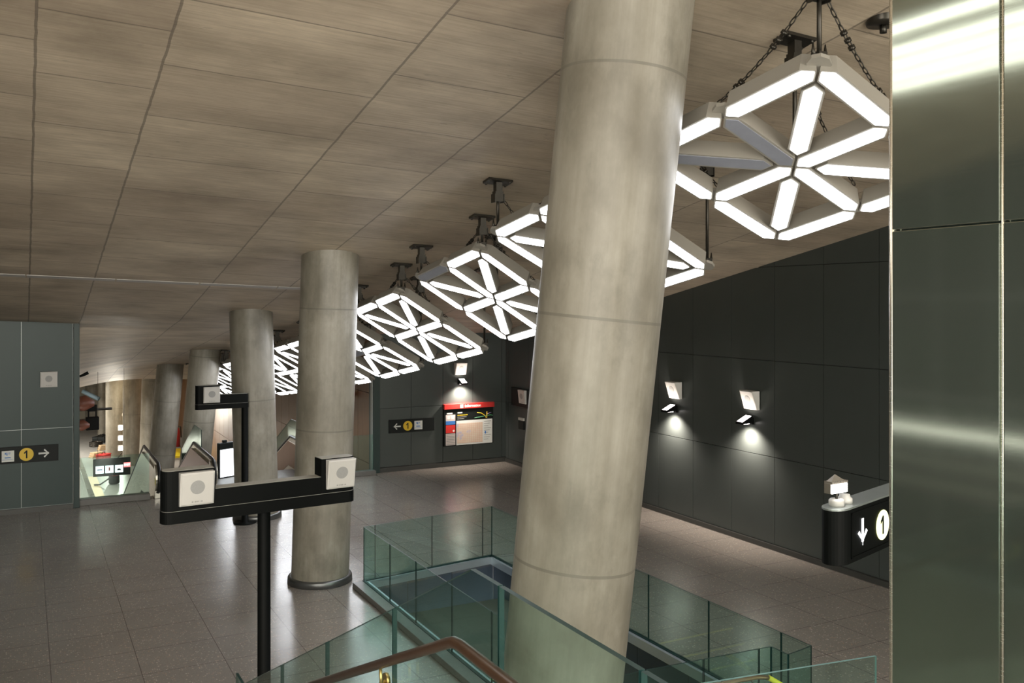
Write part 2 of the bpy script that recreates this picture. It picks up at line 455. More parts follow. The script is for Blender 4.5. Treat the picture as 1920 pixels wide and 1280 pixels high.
# lower hall beyond the opening
struct(MB().add([(-9, 27.6, -4.1), (9.8, 27.6, -4.1), (9.8, 83, -4.1), (-9, 83, -4.1)], [(0, 1, 2, 3)]).build('floor_lower_hall', M['hallfloor']))
struct(MB().box((-9, 82.6, -4.2), (9.9, 83, 4)).build('wall_far', M['hallwall']))
struct(MB().box((-9.2, 27.6, -4.2), (-9, 83, 8)).build('wall_hall_left', M['hallwall']))
struct(MB().box((-9, 27.50, -4.2), (9.78, 27.62, -.14)).build('wall_slab_face', M['stone']))
mb = MB(); y0 = 27.95
ys = [y0 + 1.28 * k for k in range(0, 44)]
for i in range(len(ys) - 1):
    for z0, z1 in ((-4.1, -2.0), (-2.0, .25), (.25, 2.5), (2.5, 4.9)):
        mb.box((9.73, ys[i] + .012, z0 + .01), (9.77, ys[i + 1] - .012, z1 - .01))
mb.box((9.765, 27.95, -4.1), (9.87, 83, 4.95), 1)
struct(mb.build('wall_hall_right', [M['wood'], M['backing']]))
# kerbs under the opening
struct(MB().box((1.28, 26.90, 0), (3.05, 27.2, .16)).build('trim_4', M['curb'], bevel=.01))
struct(MB().box((7.95, 27.42, 0), (9.72, 27.70, .14)).build('trim_5', M['curb'], bevel=.01))

struct(MB().box((1.82, 28.2, -4.1), (2.0, 42, -.78)).build('trim_7', M['skirt'], bevel=.01))
# stair well in the concourse floor
mb = MB()
def quad(mb, a, b, z0, z1, mi=0, t=.0): mb.add([(a[0], a[1], z0), (b[0], b[1], z0), (b[0], b[1], z1), (a[0], a[1], z1)], [(0, 1, 2, 3)], mi)
def well_panels(a, b, n):
    a, b = V(a), V(b)
    for i in range(n):
        p, q = a.lerp(b, i / n), a.lerp(b, (i + 1) / n); d = (q - p).normalized() * .006
        quad(mb, p + d, q - d, -4.1, -.09)
        quad(mb, p - d * .0 - d, p + d, -4.1, -.09, 1)
for (a, b, n) in ((VOID[1], VOID[2], 7), (VOID[2], VOID[3], 3), (VOID[3], VOID[0], 7), (VOID[0], VOID[1], 3)): well_panels(a, b, n)
struct(mb.build('wall_stair_well', [M['lowwall'], M['backing']]))
mb = MB(); mb.box((5.70, 13.2, -.85), (8.68, 16.8, -.66))
nst = 16
for i in range(nst):
    y1 = 13.2 - i * .30; z = -.66 - (i + 1) * .19
    mb.box((5.70, y1 - .30, z - .2), (8.68, y1, z)); mb.box((5.70, y1 - .30, z), (8.68, y1 - .25, z + .004), 1)
mb.box((5.70, 13.2, -.66), (8.68, 13.25, -.655), 1)
st = mb.build('stair_flight', [M['lowfloor'], M['yellow']])
tag(st, 'dark stairs with yellow nosings sunk inside the glass-railed floor opening', 'stairs')

# ------------------------------------------------------------------ columns
def column(base, top, r, label, ring=True, rt=1.0, z0=0.):
    """base, top: axis points; built upright then leaned about its foot"""
    base, top = V(base), V(top); ax = (top - base); L = ax.length + .45
    root = thing('concrete_column', label, 'column', base, 0, 'round concrete columns'); root['kind'] = 'thing'
    root.rotation_mode = 'QUATERNION'; root.rotation_quaternion = UP.rotation_difference(ax.normalized())
    k = 24; prof = [(r * (1 + (rt - 1) * i / k), L * i / k) for i in range(k + 1)]
    prof[0] = (prof[0][0], -.12)
    MB().lathe(prof, seg=64).build('shaft', M['colm'], root)
    if ring:
        b = MB().lathe([(r + .005, .13), (r + .05, .125), (r + .065, .10), (r + .07, -.02), (r + .0, -.02)], seg=64).build('base_ring', M['ring'], root)
        b.rotation_mode = 'QUATERNION'; b.rotation_quaternion = root.rotation_quaternion.inverted()
    return root
def lean(x0, y0, dx, z): return (x0 + RT.x * dx, y0 + RT.y * dx, z)
column((4.41, 7.68, 0), lean(4.41, 7.68, .545 / 5.4 * 8.1, 8.1), .572, 'largest leaning concrete column, in front of the stair well glass', rt=1.06)
column((5.08, 17.56, 0), lean(5.08, 17.56, .20, 6.3), .55, 'concrete column with dark base ring just left of the glass-railed stair well')
column((5.19, 23.5, 0), lean(5.19, 23.5, -.16, 5.2), .53, 'concrete column right behind the single-speaker sign pole')
column((5.55 - .45, 34.6, -4.1), (5.75, 34.3, 3.7), .53, 'concrete column behind the escalator newel, its head under a ceiling fold', ring=False)
column((5.05, 42.6, -4.1), (5.6, 42.2, 2.6), .55, 'pale concrete column rising beside the left escalator handrail', ring=False)
def hall_col(px, d, w, label, dpx=0):
    b = at_d(px, PY0, d); z = -4.1; t = ceil_z(b.x, b.y)
    column((b.x, b.y, z), (b.x + RT.x * dpx, b.y + RT.y * dpx, t), w, label, ring=False)
hall_col(281, 50, .58, 'shadowed concrete column nearest the pale one in the lower hall', .2)
hall_col(250, 54, .58, 'lower hall concrete column right of the work light tower')
hall_col(217, 57, .58, 'lower hall concrete column with planks and tools heaped at its foot')
hall_col(192, 66, .35, 'slim far concrete column in the lower hall behind the black box on the rail')
hall_col(176, 72, .62, 'farthest concrete column of the lower hall, with a blue bar crossing it')

# ------------------------------------------------------------------ star light frames (16 bars each)
SZ = 2.2
BW, LW = .215, .164
def hexbar(L, w): return [(-L / 2, 0), (-L / 2 + w / 2, -w / 2), (L / 2 - w / 2, -w / 2), (L / 2, 0), (L / 2 - w / 2, w / 2), (-L / 2 + w / 2, w / 2)]
Ls, Ld = SZ / 2 - .035, SZ / 2 * sqrt(2) - .42
E3 = (V((1, 0, 0)), V((0, 1, 0)), V((0, 0, 1)))
def bar_meshes(L):
    b = MB().prism(hexbar(L, BW), (0, 0, 0), E3[0], E3[1], -E3[2], 0, .20, top=hexbar(L - .06, BW - .05)).mesh('light_bar', M['housing'])
    dl = MB().prism(hexbar(L - .05, LW), (0, 0, 0), E3[0], E3[1], E3[2], 0, .006).mesh('diffuser', M['lit'])
    do = MB().prism(hexbar(L - .05, LW), (0, 0, 0), E3[0], E3[1], E3[2], 0, .006).mesh('diffuser', M['offlens'])
    return b, dl, do
BARS = {'s': bar_meshes(Ls), 'd': bar_meshes(Ld)}
PLATE = MB().lathe([(.0, -.10), (.11, -.10), (.11, -.06), (.0, -.06)], seg=8, sm=False).mesh('joint_plate', M['housing'])
h = SZ / 2; q = SZ / 4
SEGS = [('A-mAB', -q, -h, 0, 's'), ('mAB-B', q, -h, 0, 's'), ('B-mBC', h, -q, pi / 2, 's'), ('mBC-C', h, q, pi / 2, 's'),
        ('C-mCD', q, h, 0, 's'), ('mCD-D', -q, h, 0, 's'), ('D-mDA', -h, q, pi / 2, 's'), ('mDA-A', -h, -q, pi / 2, 's'),
        ('O-mAB', 0, -q, pi / 2, 's'), ('O-mBC', q, 0, 0, 's'), ('O-mCD', 0, q, pi / 2, 's'), ('O-mDA', -q, 0, 0, 's'),
        ('O-A', -q, -q, pi / 4, 'd'), ('O-B', q, -q, -pi / 4, 'd'), ('O-C', q, q, pi / 4, 'd'), ('O-D', -q, q, -pi / 4, 'd')]
def hanger(root, inv, foot, chains):
    """vertical rod with ceiling plate, hung fittings and slack chains; world coordinates turned into the frame's own"""
    f = V(foot); top = V((f.x, f.y, ceil_z(f.x, f.y)))
    sl = V((0, 1, -.19)).normalized(); sx = V((1, 0, -.05)).normalized(); nn = sx.cross(sl)
    T = lambda p: inv @ V(p)
    def bx(mb, c, d, ax=(V((1, 0, 0)), V((0, 1, 0)), V((0, 0, 1)))):
        vs = [T(V(c) + ax[0] * (sx_ * d[0] / 2) + ax[1] * (sy_ * d[1] / 2) + ax[2] * (sz_ * d[2] / 2)) for sz_ in (-1, 1) for sx_, sy_ in ((-1, -1), (1, -1), (1, 1), (-1, 1))]
        mb.add(vs, [(0, 3, 2, 1), (4, 5, 6, 7), (0, 1, 5, 4), (1, 2, 6, 5), (2, 3, 7, 6), (3, 0, 4, 7)])
    mb = MB(); mb.cyl(T(top - V((0, 0, .05))), T(f), .022, 10)
    hb = mb.build('hanger_rod', M['iron'], root)
    mb = MB(); bx(mb, top - nn * .02, (.40, .22, .035), (sx, sl, nn))
    for sx_ in (-1, 1):
        for sy_ in (-1, 1):
            c = top + sx * (.16 * sx_) + sl * (.08 * sy_); mb.cyl(T(c - nn * .06), T(c), .018, 8)
    bx(mb, top - V((0, 0, .10)), (.10, .10, .14)); mb.build('ceiling_plate', M['iron'], hb)
    mb = MB(); bx(mb, top - V((0, 0, .24)), (.13, .11, .15)); bx(mb, top - V((.075, 0, .27)), (.012, .13, .13)); bx(mb, top - V((-.075, 0, .27)), (.012, .13, .13))
    mb.build('shackle', M['iron'], hb)
    mb = MB(); bx(mb, f + V((0, 0, .02)), (.10, .10, .08))
    for s_ in (-1, 1):
        p0 = f + V((.03 * s_, 0, .0)); p1 = f + V((.075 * s_, 0, .06)); p2 = f + V((.075 * s_, 0, .14))
        mb.tube([T(p0), T(p1), T(p2)], .014, 6, rs=[.02, .02, .006])
    mb.build('hook_clamp', M['iron'], hb)
    for e in chains:
        e = V(e); a = top - V((0, 0, .16)); mb = MB(); n = max(8, int((e - a).length / .075)); pts = []
        for i in range(n + 1):
            t = i / n; p = a.lerp(e, t); p.z -= .10 * 4 * t * (1 - t); pts.append(p)
        for i in range(n):
            c = (pts[i] + pts[i + 1]) / 2; d = (pts[i + 1] - pts[i]); l = d.length * .62; d.normalize()
            s1 = d.cross(UP).normalized(); s2 = d.cross(s1)
            w = s1 if i % 2 else s2
            ring = [c + d * (l * cos(2 * pi * k / 8)) + w * (.018 * sin(2 * pi * k / 8)) for k in range(8)]
            mb.tube([T(p) for p in ring], .0065, 5, closed=True)
        for t in (.3, .36, .42, .72, .78):
            i = int(t * n); c = pts[i]; d = (pts[i + 1] - pts[i]).normalized()
            mb.cyl(T(c - d * .016), T(c + d * .016), .034, 8)
        mb.build('chain', M['iron'], hb)
def light_frame(O, u, v, label, off=(), hang='ABCD', chains=True):
    O, u, v = V(O), V(u).normalized(), V(v); v = (v - u * u.dot(v)).normalized(); n = u.cross(v)
    R = Matrix((u, v, n)).transposed()
    root = thing('star_light_frame', label, 'ceiling light', O, 0, 'hanging star-shaped light frames')
    root.rotation_mode = 'QUATERNION'; root.rotation_quaternion = R.to_quaternion()
    for name, cx, cy, rz, kind in SEGS:
        b, dl, do = BARS[kind]
        o = link('light_bar', b, root); o.location = (cx, cy, 0); o.rotation_euler = (0, 0, rz)
        d = link('diffuser', do if name in off else dl, o)
        if name in off: d['label'] = 'grey unlit diffuser'
    for cx in (-h, 0, h):
        for cy in (-h, 0, h):
            o = link('joint_plate', PLATE, root); o.location = (cx, cy, 0)
    m = Matrix.Translation(O) @ R.to_4x4(); inv = m.inverted()
    C = dict(A=(-h, -h), B=(h, -h), C=(h, h), D=(-h, h), O=(0, 0))
    for k in hang:
        f = m @ V((C[k][0], C[k][1], -.12))
        ch = []
        if chains and k == 'A': ch = [m @ V((h * .15, -h, -.19)), m @ V((-h, h * .15, -.19))]
        if chains and k == 'B': ch = [m @ V((h, h * .1, -.19))]
        if chains and k == 'O': ch = [m @ V((-h * .1, h * .8, -.19))]
        hanger(root, inv, f, ch)
    return root
U1, V1 = (-.165, .96, -.227), (.925, .071, -.372)
U3, V3 = (-.105, .974, -.199), (.849, -.016, -.528)
FR = [
    ((7.07, 7.09, 6.80), U1, V1, 'nearest star light frame, two of its bars grey and unlit, beside the steel column', ('O-mAB', 'O-B'), 'ABDO'),
    ((7.33, 11.20, 6.12), (-.13, .968, -.21), (.89, .03, -.455), 'second star light frame, mostly hidden behind the largest column', (), 'ABCD'),
    ((7.61, 15.05, 5.45), U3, V3, 'third star light frame with one grey unlit bar at its left corner', ('mAB-B',), 'ABDO'),
    ((7.56, 18.66, 4.77), (-.085, .981, -.176), (.845, -.022, -.535), 'fully lit star light frame hanging between the two nearest columns, whole in view', (), 'ABDO'),
    ((7.49, 22.10, 4.15), (-.095, .98, -.176), (.867, -.005, -.498), 'star light frame emerging from behind the column left of the stair well', ('O-mBC',), 'ABD'),
    ((7.45, 25.55, 3.62), (-.095, .985, -.14), (.867, 0, -.498), 'star light frame seen between the second and third nearest columns', (), 'ABD'),
    ((7.40, 29.10, 3.17), (-.095, .988, -.125), (.867, 0, -.498), 'star light frame over the escalators, just beyond the opening', (), 'AB'),
    ((7.35, 32.70, 2.72), (-.095, .988, -.125), (.867, 0, -.498), 'distant star light frame left of the third nearest column', (), 'AB'),
    ((7.30, 36.30, 2.27), (-.095, .988, -.125), (.867, 0, -.498), 'second farthest star light frame, behind the raised speaker sign', (), 'AB'),
    ((7.25, 39.90, 1.82), (-.095, .988, -.125), (.867, 0, -.498), 'farthest star light frame, glimpsed between two lower hall columns', (), 'AB'),
]
for i, (O, u, v, lab, off, hg) in enumerate(FR): light_frame(O, u, v, lab, off, hg, chains=i < 6)

# ------------------------------------------------------------------ loudspeakers
def speaker(loc, rz, label, s=.37, d0=.06, d1=.13, tilt=True):
    """square wall speaker facing local -Y, back on y=0, thicker toward the top"""
    t = thing('loudspeaker', label, 'loudspeaker', loc, rz, 'square white loudspeakers')
    w = s / 2; mb = MB(); b = .018
    back = [(-w, 0, -w), (w, 0, -w), (w, 0, w), (-w, 0, w)]
    fr = [(-w, -d0 + .012, -w), (w, -d0 + .012, -w), (w, -d1 + .012, w), (-w, -d1 + .012, w)]
    fi = [(-w + b, -d0, -w + b), (w - b, -d0, -w + b), (w - b, -d1, w - b), (-w + b, -d1, w - b)]
    mb.add(back + fr + fi, [(0, 3, 2, 1)][::-1] + [(i, (i + 1) % 4, 4 + (i + 1) % 4, 4 + i) for i in range(4)] + [(4 + i, 4 + (i + 1) % 4, 8 + (i + 1) % 4, 8 + i) for i in range(4)] + [(8, 9, 10, 11)])
    mb.build('housing', M['white'], t)
    f0, fx, fz = V((0, -(d0 + d1) / 2, 0)), V((1, 0, 0)), V((0, d0 - d1, 2 * w - 2 * b)).normalized(); fn = fz.cross(fx) * 1
    if fn.y > 0: fn = -fn
    g = MB().prism([(.42 * w * 1.0 * cos(2 * pi * k / 36), .42 * w * sin(2 * pi * k / 36)) for k in range(36)], f0 + fz * (.1 * w), fx, fz, fn, -.004, .004)
    g.build('grille', M['grille'], t)
    mb = MB()
    for i, ww in enumerate((.014, .004, .012, .012, .010, .004, .014)):
        mb.prism([(-ww / 2, -.008), (ww / 2, -.008), (ww / 2, .008), (-ww / 2, .008)], f0 + fz * (-.78 * w) + fx * (-.055 + i * .018), fx, fz, fn, -.002, .002)
    mb.build('printed_mark', M['mark'], t)
    return t
speaker(at_y(91.5, 711, 26.70), 0, 'white loudspeaker high on the teal wall above the route sign', d0=.05, d1=.09, s=.40)
speaker((14.43, 18.45, 3.20), -pi / 2, 'white loudspeaker on the dark right wall, nearer the largest column', s=.42, d0=.08, d1=.22)
speaker((14.43, 15.72, 3.21), -pi / 2, 'white loudspeaker on the dark right wall, nearer the steel column', s=.42, d0=.08, d1=.22)
speaker((12.72, 27.74, 3.20), 0, 'white loudspeaker above the wall lamp over the red-topped information board', s=.40, d0=.10, d1=.22)

# ------------------------------------------------------------------ wall lamps
def sconce(loc, rz, label):
    t = thing('wall_lamp', label, 'wall lamp', loc, rz, 'angled wall lamps')
    MB().cbox((0, -.03, -.02), (.20, .06, .16)).build('back_plate', M['black'], t, .006)
    mb = MB()
    prof = [(-.05, -.06), (-.05, .10), (-.36, -.045), (-.36, -.085)]
    mb.add([(-.11, y, z) for y, z in prof] + [(.11, y, z) for y, z in prof], [(0, 1, 2, 3), (7, 6, 5, 4)] + [(i, 4 + i, 4 + (i + 1) % 4, (i + 1) % 4) for i in range(4)])
    mb.build('lamp_body', M['black'], t, .005)
    sl = V((0, -.31, -.145)).normalized(); nn = V((0, -sl.z, sl.y)); nn = nn if nn.z > 0 else -nn
    MB().prism([(-.09, .03), (.09, .03), (.09, .31), (-.09, .31)], (0, -.05, .10), V((1, 0, 0)), sl, nn, -.004, .006).build('upper_lens', M['warm'], t)
    MB().box((-.08, -.30, -.086), (.08, -.12, -.072)).build('lower_lens', M['warm'], t)
    for dz, sgn, p in ((-.13, -1, 250), (.09, 1, 16)):
        l = bpy.data.lights.new('lamp_beam', 'SPOT'); l.energy = p; l.color = (1, .87, .76); l.spot_size = radians(125); l.spot_blend = 1.0; l.shadow_soft_size = .05
        o = bpy.data.objects.new('lamp_beam', l); COL.objects.link(o); o.parent = t; o.location = (0, -.30, dz)
        o.rotation_euler = (radians(20 if sgn < 0 else 180 - 20), 0, 0)
    return t
sconce((14.45, 18.53, 2.74), -pi / 2, 'lit wall lamp on the dark right wall, nearer the largest column')
sconce((14.45, 15.80, 2.76), -pi / 2, 'lit wall lamp on the dark right wall, nearer the steel column')
sconce((12.76, 27.75, 2.78), 0, 'lit wall lamp on the back wall above the red-topped information board')

# ------------------------------------------------------------------ signs on the walls
def arrow_poly(s):    # pointing +x, about 2*s long
    t = .16 * s
    return [[(-s, -t), (s * .72, -t), (s * .72, t), (-s, t)],
            [(s, 0), (s * .72, 0 + 1.45 * t * 0), (s * .02, s * .80), (-.03 * s + -.12 * s, s * .56), (s * .55, 0)],
            [(s, 0), (s * .55, 0), (-.15 * s, -s * .56), (s * .02, -s * .80), (s * .72, 0)]]
def add_arrow(parent, c, s, mat, ang=0., y=-.0):
    mb = MB(); ca, sa = cos(ang), sin(ang)
    for i, poly in enumerate(arrow_poly(s)):
        mb.prism([(p[0] * ca - p[1] * sa, p[0] * sa + p[1] * ca) for p in poly], (c[0], c[1], c[2]), V((1, 0, 0)), V((0, 0, 1)), V((0, -1, 0)), 0, .003 + .0004 * i)
    return mb.build('arrow', mat, parent)
def numeral(parent, c, hh, mat):
    w = .17 * hh
    poly = [(-w / 2, -hh / 2), (w / 2, -hh / 2), (w / 2, hh / 2), (-w * .35, hh / 2), (-w * 1.75, hh * .24), (-w * 1.75, hh * .07), (-w / 2, hh * .24)]
    return MB().prism(poly, c, V((1, 0, 0)), V((0, 0, 1)), V((0, -1, 0)), 0, .003).build('numeral', mat, parent)
def disc(parent, c, r, mat, name='line_disc', hgt=.003):
    return MB().prism([(r * cos(2 * pi * k / 40), r * sin(2 * pi * k / 40)) for k in range(40)], c, V((1, 0, 0)), V((0, 0, 1)), V((0, -1, 0)), 0, hgt).build(name, mat, parent)
def rect(parent, c, w, hh, mat, name, hgt=.003):
    return MB().prism([(-w / 2, -hh / 2), (w / 2, -hh / 2), (w / 2, hh / 2), (-w / 2, hh / 2)], c, V((1, 0, 0)), V((0, 0, 1)), V((0, -1, 0)), 0, hgt).build(name, mat, parent)
def picto(parent, x, y, z, s):
    b = rect(parent, (x, y, z), s, s, M['signwhite'], 'pictogram')
    mb = MB()
    def r(cx, cz, w, hh): mb.prism([(-w / 2, -hh / 2), (w / 2, -hh / 2), (w / 2 * .7, hh / 2), (-w / 2, hh / 2)], (x + cx * s, y - .003, z + cz * s), V((1, 0, 0)), V((0, 0, 1)), V((0, -1, 0)), 0, .002)
    r(-.20, .26, .10 * s, .17 * s); r(-.08, .22, .09 * s, .26 * s); r(.12, .3, .2 * s, .05 * s); r(.1, .2, .16 * s, .03 * s)
    r(0, -.12, .52 * s, .09 * s); r(0, -.30, .96 * s, .025 * s)
    mb.build('pictogram_mark', M['signblue'], b)
def route_sign(loc, w, hgt, label, flip):
    t = thing('route_sign', label, 'sign', loc, 0, 'black route signs on the walls')
    MB().box((-w / 2, -.045, -hgt / 2), (w / 2, 0, hgt / 2)).build('panel', M['signblack'], t, .004)
    y = -.045; sg = -1 if flip else 1
    xa = sg * (w * .5 - (.26 if flip else .30)); 
    return t, y
t, y = route_sign(((10.26 + 11.8) / 2, 27.75, 1.43), 1.56, .42, 'black line 1 sign with arrow pointing left, on the dark back wall', True)
add_arrow(t, (-.52, y, 0), .135, M['signwhite'], pi); dd = disc(t, (-.145, y, 0), .155, M['signyellow'])
numeral(dd, (-.14, y - .003, 0), .19, M['signblack']); picto(t, .22, y, .0, .28)
t, y = route_sign((-.19, 26.72, 1.50), 1.96, .42, 'black line 1 sign with arrow pointing right, on the teal wall', False)
add_arrow(t, (.66, y, 0), .14, M['signwhite'], 0); dd = disc(t, (.245, y, 0), .165, M['signyellow'])
numeral(dd, (.25, y - .003, 0), .20, M['signblack']); picto(t, -.17, y, -.02, .28)

# information board
t = thing('information_board', 'large information board with red top strip and city map', 'information board', (13.03, 27.75, 0))
Wd, z0, z1, D = 1.80, .67, 1.90, .10
MB().box((-Wd / 2, -D, z0), (Wd / 2, -.002, z1)).build('case', M['signblack'], t, .006)
hd = MB().box((-Wd / 2 + .0, -D - .03, 1.885), (Wd / 2 + .03, 0, 2.05)).build('header', M['signred'], t, .006)
rect(hd, (-.28, -D - .03, 1.968), .11, .11, M['signwhite'], 'info_symbol'); text_mesh('i', .10, M['signred'], hd, (-.28, -D - .035, 1.966), FACE)
text_mesh('Information', .125, M['signwhite'], hd, (-.17, -D - .031, 1.965), FACE, align='LEFT')
yy = -D
rect(t, (-.67, yy, 1.60), .34, .20, M['pinkgrey'], 'notice', .004); rect(t, (-.67, yy, 1.44), .34, .12, M['signblue'], 'blue_notice', .004)
for i in (-1, 1):
    rect(t, (-.67 + .075 * i, yy - .004, 1.61), .10, .11, M['signwhite'], 'notice_symbol', .002)
rect(t, (-.67, yy, 1.235), .34, .26, M['signred'], 'red_notice', .004); disc(t, (-.56, yy - .004, 1.17), .035, M['signwhite'], 'notice_dot', .002)
tt = rect(t, (-.67, yy, .895), .34, .38, M['pinkgrey'], 'timetable', .004)
mb = MB()
for k in range(7):
    mb.prism([(-.15, -.012), (.15, -.012), (.15, .012), (-.15, .012)], (-.67, yy - .004, 1.05 - k * .052), V((1, 0, 0)), V((0, 0, 1)), V((0, -1, 0)), 0, .0015)
mb.build('timetable_row', M['mark'], tt)
rect(t, (-.70, yy, 1.745), .20, .045, M['signwhite'], 'heading'); rect(t, (-.33, yy, 1.755), .17, .04, M['signwhite'], 'heading')
mp = rect(t, (.20, yy, 1.09), 1.32, .80, M['signwhite'], 'map_sheet', .004)
rect(mp, (.03, yy - .004, 1.07), .94, .66, M['map'], 'street_map', .002)
mb = MB()
for k in range(9): mb.prism([(-.13, -.008), (.13 - .05 * (k % 3), -.008), (.13 - .05 * (k % 3), .008), (-.13, .008)], (.68, yy - .004, 1.42 - k * .075), V((1, 0, 0)), V((0, 0, 1)), V((0, -1, 0)), 0, .002)
mb.build('map_key', M['mark'], mp)
rect(mp, (.60, yy - .004, 1.05), .045, .09, M['signblue'], 'key_symbol', .003)
def strip(parent, pts, r, mat, name):
    mb = MB(); mb.tube([(x, yy - .003, z) for x, z in pts], r, 6); return mb.build(name, mat, parent)
net = [([(.30, 1.72), (.45, 1.70), (.60, 1.60), (.62, 1.54), (.66, 1.54), (.66, 1.74)], 'signyellow'), ([(.20, 1.55), (.45, 1.58), (.80, 1.62), (.88, 1.60)], 'hg'), ([(.66, 1.66), (.82, 1.70)], 'hp')]
M['hg'] = flat('route green', (.08, .30, .14), .4); M['hp'] = flat('route purple', (.22, .16, .34), .4)
for pts, mt in net: strip(t, pts, .010, M[mt], 'route_line')
for k, (zz, n_) in enumerate(((1.66, 9), (1.60, 8), (1.54, 6))):
    mb = MB()
    for i in range(n_): mb.prism([(0, 0), (.028, 0), (.028, .022), (0, .022)], (-.42 + i * .042, yy, zz), V((1, 0, 0)), V((0, 0, 1)), V((0, -1, 0)), 0, .003)
    mb.build('route_list', M['signyellow' if k == 0 else 'mark'], t)

# black framed speaker box and door reader on the far right wall
t = thing('speaker_box', 'black box on the far end of the right wall, partly behind the largest column', 'speaker box', (14.45, 26.45, 2.27), -pi / 2)
MB().box((-.72, -.10, -.30), (.72, 0, .30)).build('case', M['signblack'], t, .008)
speaker((14.34, 26.30, 2.32), -pi / 2, 'white loudspeaker on the black box, half hidden by the largest column', s=.44, d0=.05, d1=.10)
t = thing('intercom', 'small black intercom with pale top on the far right wall', 'intercom', (14.45, 26.55, 1.42), -pi / 2)
MB().box((-.17, -.07, -.19), (.17, 0, .10)).build('body', M['signblack'], t, .008); MB().box((-.17, -.075, .10), (.17, 0, .19)).build('top_panel', M['white'], t, .006)
struct(MB().box((14.435, 25.9, .6), (14.46, 27.1, 1.9)).build('trim_6', flat('access plate', (.075, .08, .078), .4, .3)))

# ------------------------------------------------------------------ black sign posts with loudspeakers
def rounded(x0, x1, d, z0, z1, rl=True, rr=True):
    """plan outline with rounded ends"""
    pts = []; r = d * .42
    def arc(cx, cy, a0, a1): return [(cx + r * cos(a0 + (a1 - a0) * k / 6), cy + r * sin(a0 + (a1 - a0) * k / 6)) for k in range(7)]
    pts += arc(x1 - r, -d / 2 + r, -pi / 2, 0) + arc(x1 - r, d / 2 - r, 0, pi / 2) if rr else [(x1, -d / 2), (x1, d / 2)]
    pts += arc(x0 + r, d / 2 - r, pi / 2, pi) + arc(x0 + r, -d / 2 + r, pi, 1.5 * pi) if rl else [(x0, d / 2), (x0, -d / 2)]
    return pts
def beam_piece(root, name, x0, x1, d, z0, z1, rl, rr):
    mb = MB(); P = rounded(x0, x1, d, z0, z1, rl, rr)
    mb.prism(P, (0, 0, 0), V((1, 0, 0)), V((0, 1, 0)), V((0, 0, 1)), z0, z1)
    inner = [(x * 1, y) for x, y in rounded(x0 + .012, x1 - .012, d - .024, z0, z1, rl, rr)]
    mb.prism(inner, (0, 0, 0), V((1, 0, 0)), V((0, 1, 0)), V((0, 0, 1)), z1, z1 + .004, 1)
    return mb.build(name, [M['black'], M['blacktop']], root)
A_, B_ = at_z(302, 983, 2.83), at_z(663, 937, 2.83); rz1 = atan2(B_.y - A_.y, B_.x - A_.x)
pole = at_z(495, 957, 2.83)
t = thing('sign_post', 'black T-shaped sign post in front carrying two loudspeakers', 'sign post', (pole.x, pole.y, 0), rz1, 'black speaker sign posts')
loc = lambda p: (Matrix.Rotation(-rz1, 3, 'Z') @ V((p.x - pole.x, p.y - pole.y, 0)))
xl, xr = loc(A_).x, loc(B_).x
MB().lathe([(.0, 0), (.16, 0), (.16, .02), (.08, .03), (.078, 2.90)], seg=32).build('pole', M['black'], t)
dB = .22
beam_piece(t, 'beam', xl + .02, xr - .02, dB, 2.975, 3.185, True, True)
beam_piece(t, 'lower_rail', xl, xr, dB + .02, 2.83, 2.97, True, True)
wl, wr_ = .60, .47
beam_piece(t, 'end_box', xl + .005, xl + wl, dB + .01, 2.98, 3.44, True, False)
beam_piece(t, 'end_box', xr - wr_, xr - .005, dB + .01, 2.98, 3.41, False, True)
def on_post(px, py, z, y): 
    v = Matrix.Rotation(rz1, 3, 'Z') @ V((px, y, z)); return (v.x + pole.x, v.y + pole.y, z)
speaker(on_post(xl + .375, 0, 3.225, -dB / 2 - .005), rz1, 'white loudspeaker on the left end of the front T-shaped sign post', s=.39, d0=.05, d1=.10)
speaker(on_post(xr - .225, 0, 3.215, -dB / 2 - .005), rz1, 'white loudspeaker on the right end of the front T-shaped sign post', s=.37, d0=.05, d1=.11)
A2, B2 = at_z(367.5, 769, 2.83), at_z(466.5, 763, 2.83); p2 = at_z(459, 763, 2.83)
t = thing('sign_post', 'black L-shaped sign post carrying one loudspeaker, before the third nearest column', 'sign post', (p2.x, p2.y, 0), 0, 'black speaker sign posts')
xl2, xr2 = A2.x - p2.x, B2.x - p2.x
MB().lathe([(.0, 0), (.27, 0), (.27, .025), (.082, .03), (.080, 2.90)], seg=32).build('pole', M['black'], t)
beam_piece(t, 'lower_rail', xl2, xr2, .23, 2.83, 2.95, True, True); beam_piece(t, 'beam', xl2 + .02, xr2 - .01, .21, 2.955, 3.17, True, True)
beam_piece(t, 'end_box', xl2 + .005, xl2 + .56, .22, 2.96, 3.40, True, False)
speaker((p2.x + xl2 + .36, p2.y - .115, 3.18), 0, 'white loudspeaker on the L-shaped sign post before the third nearest column', s=.38, d0=.05, d1=.08)

